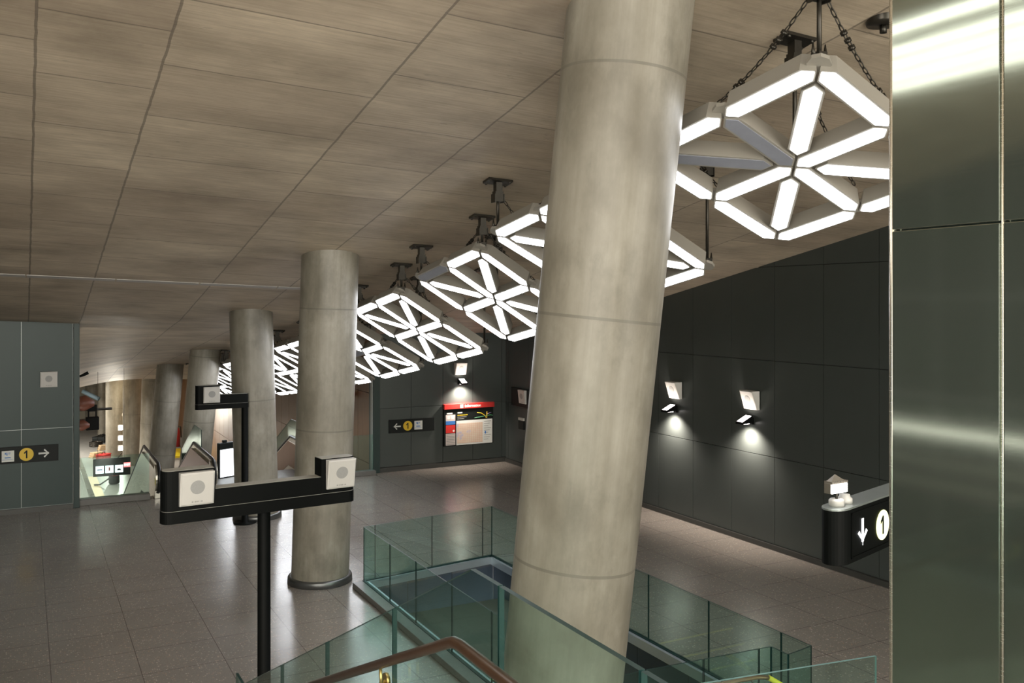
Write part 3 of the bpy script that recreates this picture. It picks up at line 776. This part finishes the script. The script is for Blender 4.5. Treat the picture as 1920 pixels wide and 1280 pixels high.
# backlit arrow sign, right
A3 = at_z(1594, 1057, 2.83); rz3 = radians(17)
t = thing('arrow_sign', 'black backlit sign with white down arrow and yellow disc beside the steel column', 'sign', (A3.x, A3.y, 0), rz3)
d3 = .26; HB = .53
P = []
r3 = d3 / 2
P += [(2.4, 0), (2.4, d3)] + [(-.02 + r3 * 1.35 * cos(pi / 2 + pi * k / 14), d3 / 2 + r3 * sin(pi / 2 + pi * k / 14)) for k in range(15)]
mb = MB(); mb.prism(P, (0, 0, 0), V((1, 0, 0)), V((0, 1, 0)), V((0, 0, 1)), 2.83, 2.83 + HB)
mb.build('case', M['black'], t, .004)
MB().prism([(p[0], p[1]) for p in P], (0, 0, 0), V((1, 0, 0)), V((0, 1, 0)), V((0, 0, 1)), 2.83 + HB, 2.85 + HB).build('top_plate', M['joint'], t, .003)
mb = MB()
for (x0, x1, za, zb) in ((.02, 2.3, .475, .495), (.02, 2.3, .045, .06), (.02, .032, .045, .495)): mb.box((x0, -.012, 2.83 + za), (x1, .0, 2.83 + zb))
mb.build('face_frame', M['black'], t)
add_arrow(t, (.27, -.004, 3.10), .135, M['arrow'], -pi / 2)
dd = disc(t, (.74, -.004, 3.09), .155, M['disc']); numeral(dd, (.745, -.007, 3.09), .19, M['signblack'])
MB().cyl((1.9, d3 / 2, 0), (1.9, d3 / 2, 2.84), .08, 24).build('pole', M['black'], t)
Mr = Matrix.Rotation(rz3, 3, 'Z')
def on3(x, y, z): w = Mr @ V((x, y, 0)); return (A3.x + w.x, A3.y + w.y, z)
t = thing('floodlight', 'small bright floodlight standing on top of the down arrow sign', 'floodlight', on3(.0, .14, 2.85 + HB), rz3 - .25)
MB().lathe([(0, 0), (.075, 0), (.075, .055), (.06, .07), (0, .07)], seg=24).build('base', M['white'], t)
MB().cyl((0, 0, .06), (0, 0, .14), .014, 10).build('stem', M['iron'], t)
mb = MB(); mb.box((-.12, -.03, .13), (.12, .05, .23))
mb.add([(-.12, -.03, .23), (.12, -.03, .23), (.12, .05, .23), (-.12, .05, .23), (0, .02, .31)], [(0, 1, 4), (1, 2, 4), (2, 3, 4), (3, 0, 4)])
for k in range(9): mb.box((-.115 + k * .028, -.04, .225), (-.105 + k * .028, .055, .25))
mb.build('lamp_head', M['finmetal'], t); MB().box((-.11, -.04, .135), (.11, -.03, .22)).build('lens', M['flood'], t)
t = thing('sensor_knob', 'small round white sensor on top of the down arrow sign', 'sensor', on3(.20, .15, 2.85 + HB))
MB().lathe([(0, 0), (.075, 0), (.075, .045), (.055, .06), (.05, .085), (0, .09)], seg=24).build('body', M['white'], t)

# ------------------------------------------------------------------ brushed steel column, right edge
SX, SY = 4.0, None
pL = at_x(1668, 600, SX); pJ = at_x(1877, 600, SX)
yl, yj = pL.y, pJ.y; pw = yl - yj
zj = at_x(1677, 432, SX).z
t = thing('steel_clad_pier', 'tall brushed stainless steel pier filling the right edge', 'pier', (SX + .8, yl - 1.0, 0))
ox, oy = SX + .8, yl - 1.0
mb = MB()
for k in range(3):
    y1 = yl - .012 - k * pw; y0 = yl - (k + 1) * pw + .007
    for za, zb in ((0, zj - .004), (zj + .004, 9.25)): mb.box((-.8, y0 - oy, za), (-.77, y1 - oy, zb))
fp = mb.build('face_panel', M['steel'], t, .004)
mb = MB(); mb.box((-.765, yl - .012 - 2.0 - oy, 0), (.8, yl - .012 - oy, 9.25)); mb.build('side_panel', M['steel'], t)
mb = MB()
mb.cyl((-.785, yl - .008 - oy, 0), (-.785, yl - .008 - oy, 9.25), .018, 16)
for k in (1, 2): mb.cyl((-.785, yl - k * pw - oy, 0), (-.785, yl - k * pw - oy, 9.25), .0085, 12)
mb.build('edge_strip', M['steeltrim'], t)

# ------------------------------------------------------------------ glass balustrades
def pane(mb, a, b, za0, za1, zb0, zb1, th=.018, side=None):
    """one pane between plan points a and b; edges get the second material"""
    a, b = V(a).to_2d() if len(a) > 2 else V(a), V(b).to_2d() if len(b) > 2 else V(b)
    d = (b - a).normalized(); n = V((-d.y, d.x)) * th / 2
    vs = [(a.x - n.x, a.y - n.y, za0), (b.x - n.x, b.y - n.y, zb0), (b.x - n.x, b.y - n.y, zb1), (a.x - n.x, a.y - n.y, za1),
          (a.x + n.x, a.y + n.y, za0), (b.x + n.x, b.y + n.y, zb0), (b.x + n.x, b.y + n.y, zb1), (a.x + n.x, a.y + n.y, za1)]
    mb.add(vs, [(0, 1, 2, 3), (5, 4, 7, 6)], 0); mb.add(vs, [(3, 2, 6, 7), (0, 3, 7, 4), (1, 5, 6, 2), (0, 4, 5, 1)], 1)
def run(root, pts, zb, zt, mats, name='glass_pane', gap=.008, th=.018):
    for i in range(len(pts) - 1):
        a, b = V(pts[i]), V(pts[i + 1]); d = (b - a).normalized() * gap
        mb = MB(); pane(mb, a + d, b - d, zb, zt, zb, zt, th); mb.build(name, mats, root)
GM = [M['glass'], M['gedge']]
t = thing('stair_well_balustrade', 'frameless green glass balustrade round the stair well in the floor', 'balustrade')
Lx, Rx = 5.72, 8.67
left = [(Lx, 16.84), (Lx, 15.41), (Lx, 14.19), (Lx, 12.74), (Lx, 11.4), (Lx, 10.1), (Lx, 8.75)]
far = [(Lx, 16.84), (5.96, 16.87), (7.22, 17.06), (8.44, 17.245), (Rx, 17.28)]
right = [(Rx, 17.28), (Rx, 15.9), (Rx, 14.5), (Rx, 13.2), (Rx, 11.79), (Rx, 10.35), (Rx, 8.92), (Rx, 8.40)]
for r in (left, far, right, [(Rx, 8.40), (8.20, 8.32)], [(8.20, 8.32), (8.21, 8.62)], [(8.21, 8.62), (8.02, 8.63), (7.2, 8.69), (6.39, 8.75), (Lx, 8.75)]): run(t, r, .10, 1.12, GM)
mb = MB()
def channel(a, b, w, z0, z1, mi=0):
    a, b = V(a), V(b); d = (b - a).normalized(); n = V((-d.y, d.x))
    P_ = [a + n * w[0], b + n * w[0], b + n * w[1], a + n * w[1]]
    mb.add([(p.x, p.y, z) for z in (z0, z1) for p in P_], [(0, 3, 2, 1), (4, 5, 6, 7), (0, 1, 5, 4), (1, 2, 6, 5), (2, 3, 7, 6), (3, 0, 4, 7)], mi)
for a, b in ((left[0], left[-1]), (far[-1], far[0]), (right[-1], right[0])): 
    channel(a, b, (.03, .085), -.06, .085); channel(a, b, (-.03, .03), -.02, .105, 1)
mb.build('base_channel', [M['alu'], M['gedge']], t)
mb = MB()
channel((Lx - .03, 16.82), (Lx - .03, 8.6), (-.20, 0), 0, .10)
o = mb.build('kerb', M['curb'], None, .006); tag(o, 'long dark stone kerb along the left side of the stair well glass', 'kerb')

t = thing('glass_screen', 'single glass screen at the lower right with a free upright edge', 'glass screen')
g0, g1 = at_z(1320, 1280, 1.12), at_z(1642, 1229, 1.12)
ext = (g0 - g1).normalized(); g00 = g0 + ext * 1.2
mb = MB(); pane(mb, (g00.x, g00.y), (g1.x, g1.y), 0, 1.12, 0, 1.12, .03); mb.build('glass_pane', [M['glass'], M['gedgelight']], t)
r0, r1, r2 = at_z(1340, 1284, 1.02), at_z(1422, 1269, 1.02), at_z(1441, 1270, 1.0)
t = thing('stair_handrail', 'dark stair handrail with a yellow tip at the bottom edge', 'handrail')
MB().tube([r0 + (r0 - r1) * 2, r0, r1 - (r1 - r0) * .1, r1, r1.lerp(r2, .6), r2], .026, 10).build('rail', M['bronze'], t)
e = r2 + V((.22, -.03, -.14)); MB().tube([r2, e, e + V((.3, -.04, -.22))], .031, 10).build('yellow_tip', M['yellow'], t)
mb = MB()
for k in (.2, .8): 
    p = r0.lerp(r1, k); mb.tube([p, p + V((.02, -.04, -.05)), p + V((0, -.10, -.06))], .011, 6)
    mb.cyl(p + V((0, -.10, -.06)), p + V((0, -.05 - .10, -.06)), .03, 10)
mb.build('bracket', M['iron'], t)

# balustrade of the upper stair the view is taken from
GX = 1.62
t = thing('upper_stair_balustrade', 'green glass balustrade of the upper stair across the bottom edge', 'balustrade')
zt, zk, yk = 4.31, 4.31, 3.40; yb, zb_ = 7.85, 2.21
topz = lambda y: zt if y <= yk else (max(zb_, zt + (zb_ - zt) * (y - yk) / (yb - yk)))
joints = [-.2, 1.0, 2.23, 3.15, 4.30, 5.44, 6.54, 7.85, 8.12]
NM = [M['glassnear'], M['gedge']]
for i in range(len(joints) - 1):
    y0, y1 = joints[i] + .006, joints[i + 1] - .006
    ks = [y0] + ([yk] if y0 < yk < y1 else []) + [y1]; n_ = len(ks); th = .022
    prof = [(y, topz(y)) for y in ks] + [(y, topz(y) - 1.32) for y in reversed(ks)]
    MB().prism(prof, (GX, 0, 0), V((0, 1, 0)), V((0, 0, 1)), V((1, 0, 0)), -th / 2, th / 2, 1, 0).build('glass_pane', NM, t)
t2 = thing('wooden_handrail', 'varnished brown wooden handrail bending along the upper stair glass', 'handrail')
HX = GX - .085; zh = 4.035
kn = (3.42, zh); path = [(HX, .3, zh), (HX, 3.25, zh), (HX, 3.33, zh), (HX, 3.40, zh - .008), (HX, 3.47, zh - .035), (HX, 3.6, zh - .095), (HX, 7.6, zh - .095 - .452 * 4.0)]
MB().tube(path, .0235, 16).build('rail', M['brownrail'], t2)
for yb2 in (2.72, 4.36, 5.9):
    zr = zh if yb2 < 3.4 else zh - .095 - .452 * (yb2 - 3.6)
    mb = MB(); p = V((HX, yb2, zr + .012))
    mb.tube([p + V((0, -.09, .012)), p + V((0, -.1, -.05)), p + V((0, -.085, -.085)), p + V((.02, -.04, -.105)), p + V((.05, 0, -.10)), p + V((.085 - .02, 0, -.095))], .0085, 8)
    mb.cyl(p + V((.085 - .03, 0, -.095)), p + V((.085 - .012, 0, -.095)), .036, 20)
    mb.build('bracket', M['brass'], t2)
# the upper stair itself (below the picture's edge)
mb = MB(); mb.box((-.6, -4, 2.85), (GX + .03, 3.4, 3.0))
for i in range(11): mb.box((-.6, 3.4 + i * .39, 2.70 - i * .18), (GX + .03, 3.4 + (i + 1) * .39, 2.82 - i * .18))
mb.box((-.6, 7.69, .90), (GX + .03, 9.2, 1.02))
for i in range(5): mb.box((-.6, 9.2 + i * .3, .7 - i * .18), (GX + .03, 9.5 + i * .3, .84 - i * .18))
mb.box((GX - .04, -4, 2.6), (GX + .04, 3.4, 3.02))
for sx in (-.6, GX - .12): mb.box((sx, 2.6, 0), (sx + .15, 2.75, 2.86)); mb.box((sx, 8.3, 0), (sx + .15, 8.45, .95)); mb.box((sx, -3.5, 0), (sx + .15, -3.35, 2.86))
tag(mb.build('upper_stair', M['stone']), 'concrete upper stair and landing under the wooden handrail', 'stairs')

# ------------------------------------------------------------------ escalators beyond the opening
def escalator(xl, xr, y0, label, sticker=True):
    t = thing('escalator', label, 'escalator', ((xl + xr) / 2, y0, 0), 0, 'escalators to the lower hall')
    w = (xr - xl) / 2; sl = .42; Ln = 9.6; fl = 2.9
    for sx in (-w, w):
        # balustrade skirt profile in (y, z), constant x
        prof = [(-.35, 0), (-.35, .80), (fl, .82), (Ln + fl, .82 - sl * Ln), (Ln + fl, -.35 - sl * Ln), (fl, -.35), (.2, -.14)]
        MB().prism(prof, (sx, 0, 0), V((0, 1, 0)), V((0, 0, 1)), V((1, 0, 0)), -.08, .08).build('cladding', M['skirt'], t, .01)
        prof = [(-.55, .72), (-.5, .84), (-.3, .93), (fl, .94), (Ln + fl, .94 - sl * Ln), (Ln + fl, .70 - sl * Ln), (fl, .70), (-.3, .68)]
        MB().prism(prof, (sx, 0, 0), V((0, 1, 0)), V((0, 0, 1)), V((1, 0, 0)), -.02, .02).build('rail_base', M['skirt'], t)
        prof = [(-.3, .05), (-.3, .82), (fl, .84), (Ln + fl, .84 - sl * Ln), (Ln + fl, .1 - sl * Ln), (fl, .05)]; dn = -.085 if sx > 0 else .085
        MB().prism(prof, (sx + dn, 0, 0), V((0, 1, 0)), V((0, 0, 1)), V((1, 0, 0)), -.006, .006).build('inner_panel', M['bronze'], t)
        arc = [(-.35 - .42 * sin(a), .58 + .40 * cos(a)) for a in [pi * k / 10 for k in range(11)]]
        arc = [(-.2, .18)] + arc[::-1] + [(fl, .99), (Ln + fl, .99 - sl * Ln)]
        MB().tube([(sx, y, z) for y, z in arc], .045, 8).build('handrail', M['rubber'], t)
        nw = MB().prism([(-.35 - .36 * sin(pi * k / 10), .58 + .36 * cos(pi * k / 10)) for k in range(11)], (sx, 0, 0), V((0, 1, 0)), V((0, 0, 1)), V((1, 0, 0)), -.09, .09).build('newel', M['skirt'], t)
        if sticker: MB().box((sx - .095, -.62, .42), (sx + .095, -.48, .60)).build('yellow_sticker', M['yellow'], nw)
    mb = MB(); mb.box((-w + .1, -.8, -.05), (w - .1, 2.3, .012))
    for i in range(31): mb.box((-w + .1, 2.3 + i * .33, -.25 - i * .139), (w - .1, 2.63 + i * .33, -.139 * (i + .6)))
    mb.build('steps', M['iron'], t)
    # glass guard on the outer side
    mb = MB(); pts = [(.5, .95), (2.2, 1.05), (5.2, -.65), (5.2, -1.6), (.5, .66)]
    MB().prism([(1.6, .97), (1.6, 1.55), (2.9, 1.55), (5.4, .45), (5.4, -.08), (fl, .97)], (w + .02, 0, 0), V((0, 1, 0)), V((0, 0, 1)), V((1, 0, 0)), -.01, .01, 1, 0).build('glass_guard', GM, t)
    return t
escalator(3.25, 4.70, 27.3, 'left escalator with yellow stickers, beside the glass edge of the opening')
escalator(6.30, 7.75, 27.3, 'right escalator going down behind the two nearest left columns')
# glass guards of the opening
t = thing('opening_glass', 'clear glass guard on the kerb beside the teal wall', 'glass guard'); run(t, [(1.31, 27.05), (3.05, 27.05)], .15, 1.25, GM)
t = thing('opening_glass', 'clear glass guard on the kerb beside the dark back wall', 'glass guard'); run(t, [(7.95, 27.55), (9.69, 27.55)], .14, 1.25, GM)

# lower hall things
c = at_d(208, 875, 38.5)
t = thing('exit_sign', 'dark hanging sign with three white icons and a red EXIT, in the lower hall', 'sign', (c.x, c.y, c.z), -.05)
MB().box((-.68, -.08, -.36), (.75, .08, .36)).build('case', M['signblack'], t, .01)
for i, x in enumerate((-.43, -.06, .31)):
    b = rect(t, (x, -.081, -.08), .31, .31, M['icon'], 'icon_panel', .006)
    if i == 0: rect(b, (x, -.088, -.08), .2, .04, M['signblue'], 'icon_mark', .002)
    if i == 1: rect(b, (x, -.088, -.07), .06, .14, M['signred'], 'icon_mark', .002)
    if i == 2: MB().prism([(-.09, -.05), (.09, -.05), (.04, .03), (-.04, .03)], (x, -.088, -.10), V((1, 0, 0)), V((0, 0, 1)), V((0, -1, 0)), 0, .002).build('icon_mark', M['signblack'], b)
e = rect(t, (.62, -.081, .06), .26, .20, M['exitred'], 'exit_panel', .006); text_mesh('EXIT', .12, M['icon'], e, (.62, -.09, .06), FACE)
mb = MB()
for x in (-.5, .5): mb.cyl((x, 0, .3), (x, 0, ceil_z(c.x, c.y) - c.z + .02), .007, 6)
mb.build('hanger_rods', M['iron'], t)
c = at_z(238, 860, -4.1)
t = thing('work_light_tower', 'work light tower with six bright lamps in the lower hall', 'work light', (c.x, c.y, -4.1))
MB().cyl((0, 0, 0), (0, 0, 2.75), .10, 12).build('mast', M['iron'], t)
for k in range(3):
    a = 2 * pi * k / 3 + .5; MB().tube([(0, 0, .7), (.6 * cos(a), .6 * sin(a), .02)], .03, 8).build('leg', M['iron'], t)
for i, z in enumerate((.72, 1.32, 1.95)):
    for s_ in (-1, 1):
        hd = MB().box((s_ * .31 - .22, -.30, z - .17), (s_ * .31 + .22, -.14, z + .17)).build('lamp_head', M['housing'], t, .02)
        MB().box((s_ * .31 - .17, -.32, z - .13), (s_ * .31 + .17, -.30, z + .13)).build('lens', M['work'], hd)
l = bpy.data.lights.new('ceiling_fill_light', 'AREA'); l.size = .6; l.energy = 600; l.color = (1, .94, .80)  # added uplight, with its own head on the mast, to brighten the ceiling
o = bpy.data.objects.new('ceiling_fill_light', l); COL.objects.link(o); o.parent = t; o.location = (-.1, -.5, 2.75); o.rotation_euler = (radians(-(90 + 22)), 0, 0)
MB().tube([(0, 0, 2.7), (-.1, -.3, 2.72)], .22, 12).build('fill_lamp_head', M['housing'], t)
# things lying about on the lower hall floor
def low(px, py): return at_z(px, py, -4.1)
for k, (px, py, w, mt, nm, lab) in enumerate((
        (188, 829, .9, 'signblack', 'equipment_case', 'black equipment case lying open farthest back on the hall floor'),
        (198, 825, .8, 'black', 'tool_bag', 'black tool bag against the column in the lower hall'),
        (180, 837, .9, 'iron', 'cable_coil', 'dark coil of cable left of the timber block'),
        (196, 843, .8, 'timber', 'timber_block', 'pale timber block beside the column in the lower hall'),
        (182, 857, .9, 'timber', 'timber_plank', 'short timber plank lying before the red box'),
        (194, 863, .8, 'redplastic', 'tool_box', 'red plastic tool box on the lower hall floor'))):
    p = low(px, py); o = thing(nm, lab, nm.replace('_', ' '), p, .3 * k - .6)
    if nm == 'cable_coil':
        mb = MB()
        for j in range(4): mb.tube([(w * .42 * cos(2 * pi * i / 16), w * .3 * sin(2 * pi * i / 16), .05 + .08 * j) for i in range(16)], .045, 6, closed=True)
        mb.build('coil', M[mt], o)
    elif 'timber' in nm:
        mb = MB()
        for j in range(3): mb.box((-w / 2 + .05 * j, -.2, .11 * j), (w / 2 - .07 * j, .2, .10 + .11 * j))
        mb.build('board', M[mt], o, .01)
    else:
        MB().box((-w / 2, -.25, 0), (w / 2, .25, .32)).build('body', M[mt], o, .04)
        MB().box((-w / 2, -.27, .32), (w / 2, .27, .40)).build('lid', M[mt], o, .03)
        MB().tube([(-.15, 0, .40), (-.13, 0, .5), (.13, 0, .5), (.15, 0, .40)], .022, 6).build('handle', M['iron'], o)
p = low(214, 907)
t = thing('vacuum_cleaner', 'red and black vacuum cleaner under the hanging exit sign', 'vacuum cleaner', p)
MB().lathe([(0, .03), (.24, .03), (.27, .1), (.27, .4), (.22, .46), (0, .46)], seg=24).build('drum', M['signblack'], t)
MB().lathe([(0, .46), (.26, .46), (.27, .62), (.20, .76), (0, .80)], seg=24).build('motor_head', M['redplastic'], t)
MB().tube([(.0, -.1, .5), (-.3, -.35, .35), (-.7, -.3, .08), (-.95, -.1, .06)], .04, 8).build('hose', M['rubber'], t)
o = MB().box((-.35, -4.5, 0), (.35, 4.5, .012)).build('floor_strip', M['timber']); q_ = low(178, 922); o.location = q_; tag(o, 'pale tactile floor strip under the exit sign', 'floor strip')
struct(MB().box((4.85, 27.85, -.3), (6.15, 31.5, 0)).build('floor_between_escalators', M['hallfloor']))
c = at_y(424, 880, 29.2)
t = thing('service_screen', 'bright white standing screen with dark top between the two escalators', 'screen', (c.x, c.y, 0), .45)
MB().box((-.27, -.06, 0), (.27, .10, 1.08)).build('case', M['signblack'], t, .02); rect(t, (0, -.062, .46), .52, .84, M['screen'], 'lit_panel', .006)
MB().box((-.12, -.05, 1.08), (.0, .05, 1.16)).build('top_knob', M['signblack'], t, .01)
c = at_z(346, 836, -4.1); c.x -= .5
t = thing('fire_extinguisher', 'red fire extinguisher by the far hall wall', 'fire extinguisher', (c.x, c.y, -4.1))
MB().lathe([(0, 0), (.22, 0), (.22, 1.0), (.15, 1.2), (.06, 1.28), (.06, 1.4), (0, 1.4)], seg=20).build('cylinder', M['redplastic'], t)
MB().tube([(.05, 0, 1.36), (.25, -.05, 1.3), (.28, -.05, .6)], .035, 6).build('hose', M['rubber'], t)
c = at_z(340, 850, -4.1)
o = MB().box((-.9, -1.6, 0), (.9, 1.6, .10)).build('floor_mat', M['yellow']); o.location = c; tag(o, 'yellow mat on the hall floor by the fire extinguisher', 'mat')

# fittings just behind the edge of the teal wall
ry = 28.6
a = at_y(140, 769, ry); b = at_y(210, 769, ry)
t = thing('wall_rail', 'dark horizontal rail sticking out behind the teal wall edge', 'rail', (a.x, a.y, a.z))
MB().cyl((-.8, 0, 0), (b.x - a.x, 0, 0), .035, 12).build('bar', M['iron'], t); MB().cyl((-.8, 0, 0), (-.8, -1.5, 0), .035, 12).build('arm', M['iron'], t)
c = at_y(173, 792, ry)
t = thing('hanging_box', 'black box clamped under the dark rail', 'box', (c.x, c.y, c.z))
MB().box((-.17, -.12, -.20), (.17, .12, .16)).build('body', M['black'], t, .015)
MB().box((-.12, -.07, .32), (.12, .07, .50)).build('clamp', M['black'], t, .01)
mb = MB()
for x in (-.10, .10): mb.box((x - .02, -.03, .14), (x + .02, .03, .36))
mb.build('strap', M['black'], t)
for (px, py, s_, lab) in ((152, 756, 1.0, 'brown horn above the dark rail behind the teal wall edge'), (150, 797, .72, 'smaller brown horn below the dark rail behind the teal wall edge')):
    c = at_y(px, py, 28.3)
    t = thing('horn', lab, 'horn', (c.x, c.y, c.z), 0, 'brown horns')
    mb = MB(); mb.tube([(-.35, 0, .02), (-.05, 0, 0), (.10 * s_, 0, 0), (.34 * s_, -.02, -.02)], .1, 20, rs=[.05, .19 * s_, .22 * s_, .07 * s_]); mb.build('bell', M['horn'], t)
    MB().cyl((-.9, 0, .02), (-.33, 0, .02), .03, 10).build('mount', M['iron'], t)
c = at_y(158, 702, 27.6)
t = thing('bullet_camera', 'small black camera poking out at the top of the teal wall edge', 'camera', (c.x, c.y, c.z))
MB().tube([(-.12, 0, -.05), (0, 0, .0), (.10, 0, .05)], .04, 12, rs=[.03, .042, .045]).build('body', M['black'], t); MB().cyl((-.5, 0, -.20), (-.1, 0, -.04), .016, 8).build('arm', M['black'], t)
c = at_d(168, 742, 60)
o = MB().tube([at_d(155, 733, 62), at_d(186, 748, 62)], .14, 10).build('blue_bar', M['steelblue']); tag(o, 'blue sloping bar across the farthest hall column', 'bar')

# orange hydrant-like wall fitting on the wood wall
c = at_x(664, 738, 9.72)
t = thing('valve_fitting', 'small red valve fitting on the brown wood wall', 'valve', (c.x, c.y, c.z))
MB().cyl((0, 0, 0), (-.22, 0, 0), .07, 12).build('pipe', M['redplastic'], t); MB().cyl((-.16, 0, -.16), (-.16, 0, .16), .05, 12).build('valve_body', M['redplastic'], t)
# ceiling disc
c = at_d(1656, 38, 9.0)
r = ray(1656, 38); s_ = (9.86 - H) / (r.z + .05 * r.x + .19 * r.y); c = CAM + r * s_
t = thing('ceiling_disc', 'round dark fitting on the ceiling by the steel pier', 'ceiling fitting', (c.x, c.y, c.z))
MB().lathe([(0, -.05), (.16, -.05), (.17, -.02), (.17, .05)], seg=28).build('disc', M['iron'], t); MB().cyl((0, 0, -.05), (0, 0, -.13), .035, 12).build('nozzle', M['iron'], t)

# ------------------------------------------------------------------ lights
w = bpy.data.worlds.new('daylight'); S.world = w; w.use_nodes = True
bg = w.node_tree.nodes['Background']; bg.inputs[0].default_value = (1.0, .95, .84, 1); bg.inputs[1].default_value = 3.4
# linear lamps hung above the upper stair (overhead, outside the picture; the steel pier mirrors them)
for i, x in enumerate((-1.0, -.56, -.12, .32, .95)):
    t = thing('linear_lamp', ['first', 'second', 'third', 'fourth', 'fifth'][i] + ' linear lamp over the upper stair, counted from the teal side wall', 'ceiling light', (x, 5.6, 7.9), 0, 'linear lamps over the upper stair')
    MB().box((-.10, -2.0, 0), (.10, 2.0, .07)).build('housing', M['white'], t)
    MB().box((-.085, -1.97, -.012), (.085, 1.97, 0)).build('lens', M['tube'], t)
    mb = MB()
    for y in (-1.5, 1.5): mb.cyl((0, y, .06), (0, y, ceil_z(x, 5.6 + y) - 7.9), .012, 8)
    mb.build('hanger_rods', M['iron'], t)
for k_, zz in enumerate((2.2, 1.78)):  # rails added out of view for their reflections in the steel pier
    o = MB().box((-8.06, 1.0, zz - .05), (-7.98, 20.0, zz + .05)).build('wall_streak_rail', M['white']); tag(o, ['upper', 'lower'][k_] + ' pale streak rail added along the unseen side wall to streak the steel pier', 'streak rail')
t = thing('wall_streak_strip', 'long light strip added on the unseen side wall to streak the steel pier', 'added light', (-8.08, 9.0, 2.83))  # glowing strip added out of view; the pier mirrors it as a streak
MB().box((-.02, -5.5, -.06), (.05, 9.5, .06)).build('housing', M['white'], t); MB().box((.05, -5.4, -.02), (.06, 9.4, .02)).build('lens', M['strip'], t)
# unseen fill lamps added to brighten the lower hall
for i, (x, y) in enumerate(((.5, 50), (1.2, 62), (-2, 66))):
    z = ceil_z(x, y) - .30
    t = thing('hall_fill_lamp', ['added hall fill lamp over the lower hall middle', 'added hall fill lamp over the column row', 'added hall fill lamp near the far end', 'added hall fill lamp between the last two columns'][i], 'ceiling light', (x, y, z), 0, 'added hall fill lamps')
    MB().box((-.7, -.25, 0), (.7, .25, .2)).build('housing', M['white'], t); MB().box((-.65, -.2, -.02), (.65, .2, 0)).build('lens', M['halllens'], t)
    l = bpy.data.lights.new('hall_fill_beam', 'AREA'); l.shape = 'RECTANGLE'; l.size = 1.3; l.size_y = .4; l.energy = 420; l.color = (1, .95, .84)
    o = bpy.data.objects.new('hall_fill_beam', l); COL.objects.link(o); o.parent = t; o.location = (0, 0, -.04)

S.view_settings.view_transform = 'Standard'; S.view_settings.look = 'None'
S.view_settings.exposure = 0.8; S.view_settings.gamma = 1.0; S.view_settings.use_curve_mapping = False
S.cycles.max_bounces = 10; S.cycles.transparent_max_bounces = 24; S.cycles.diffuse_bounces = 4
S.cycles.use_denoising = True; S.cycles.sample_clamp_indirect = 6
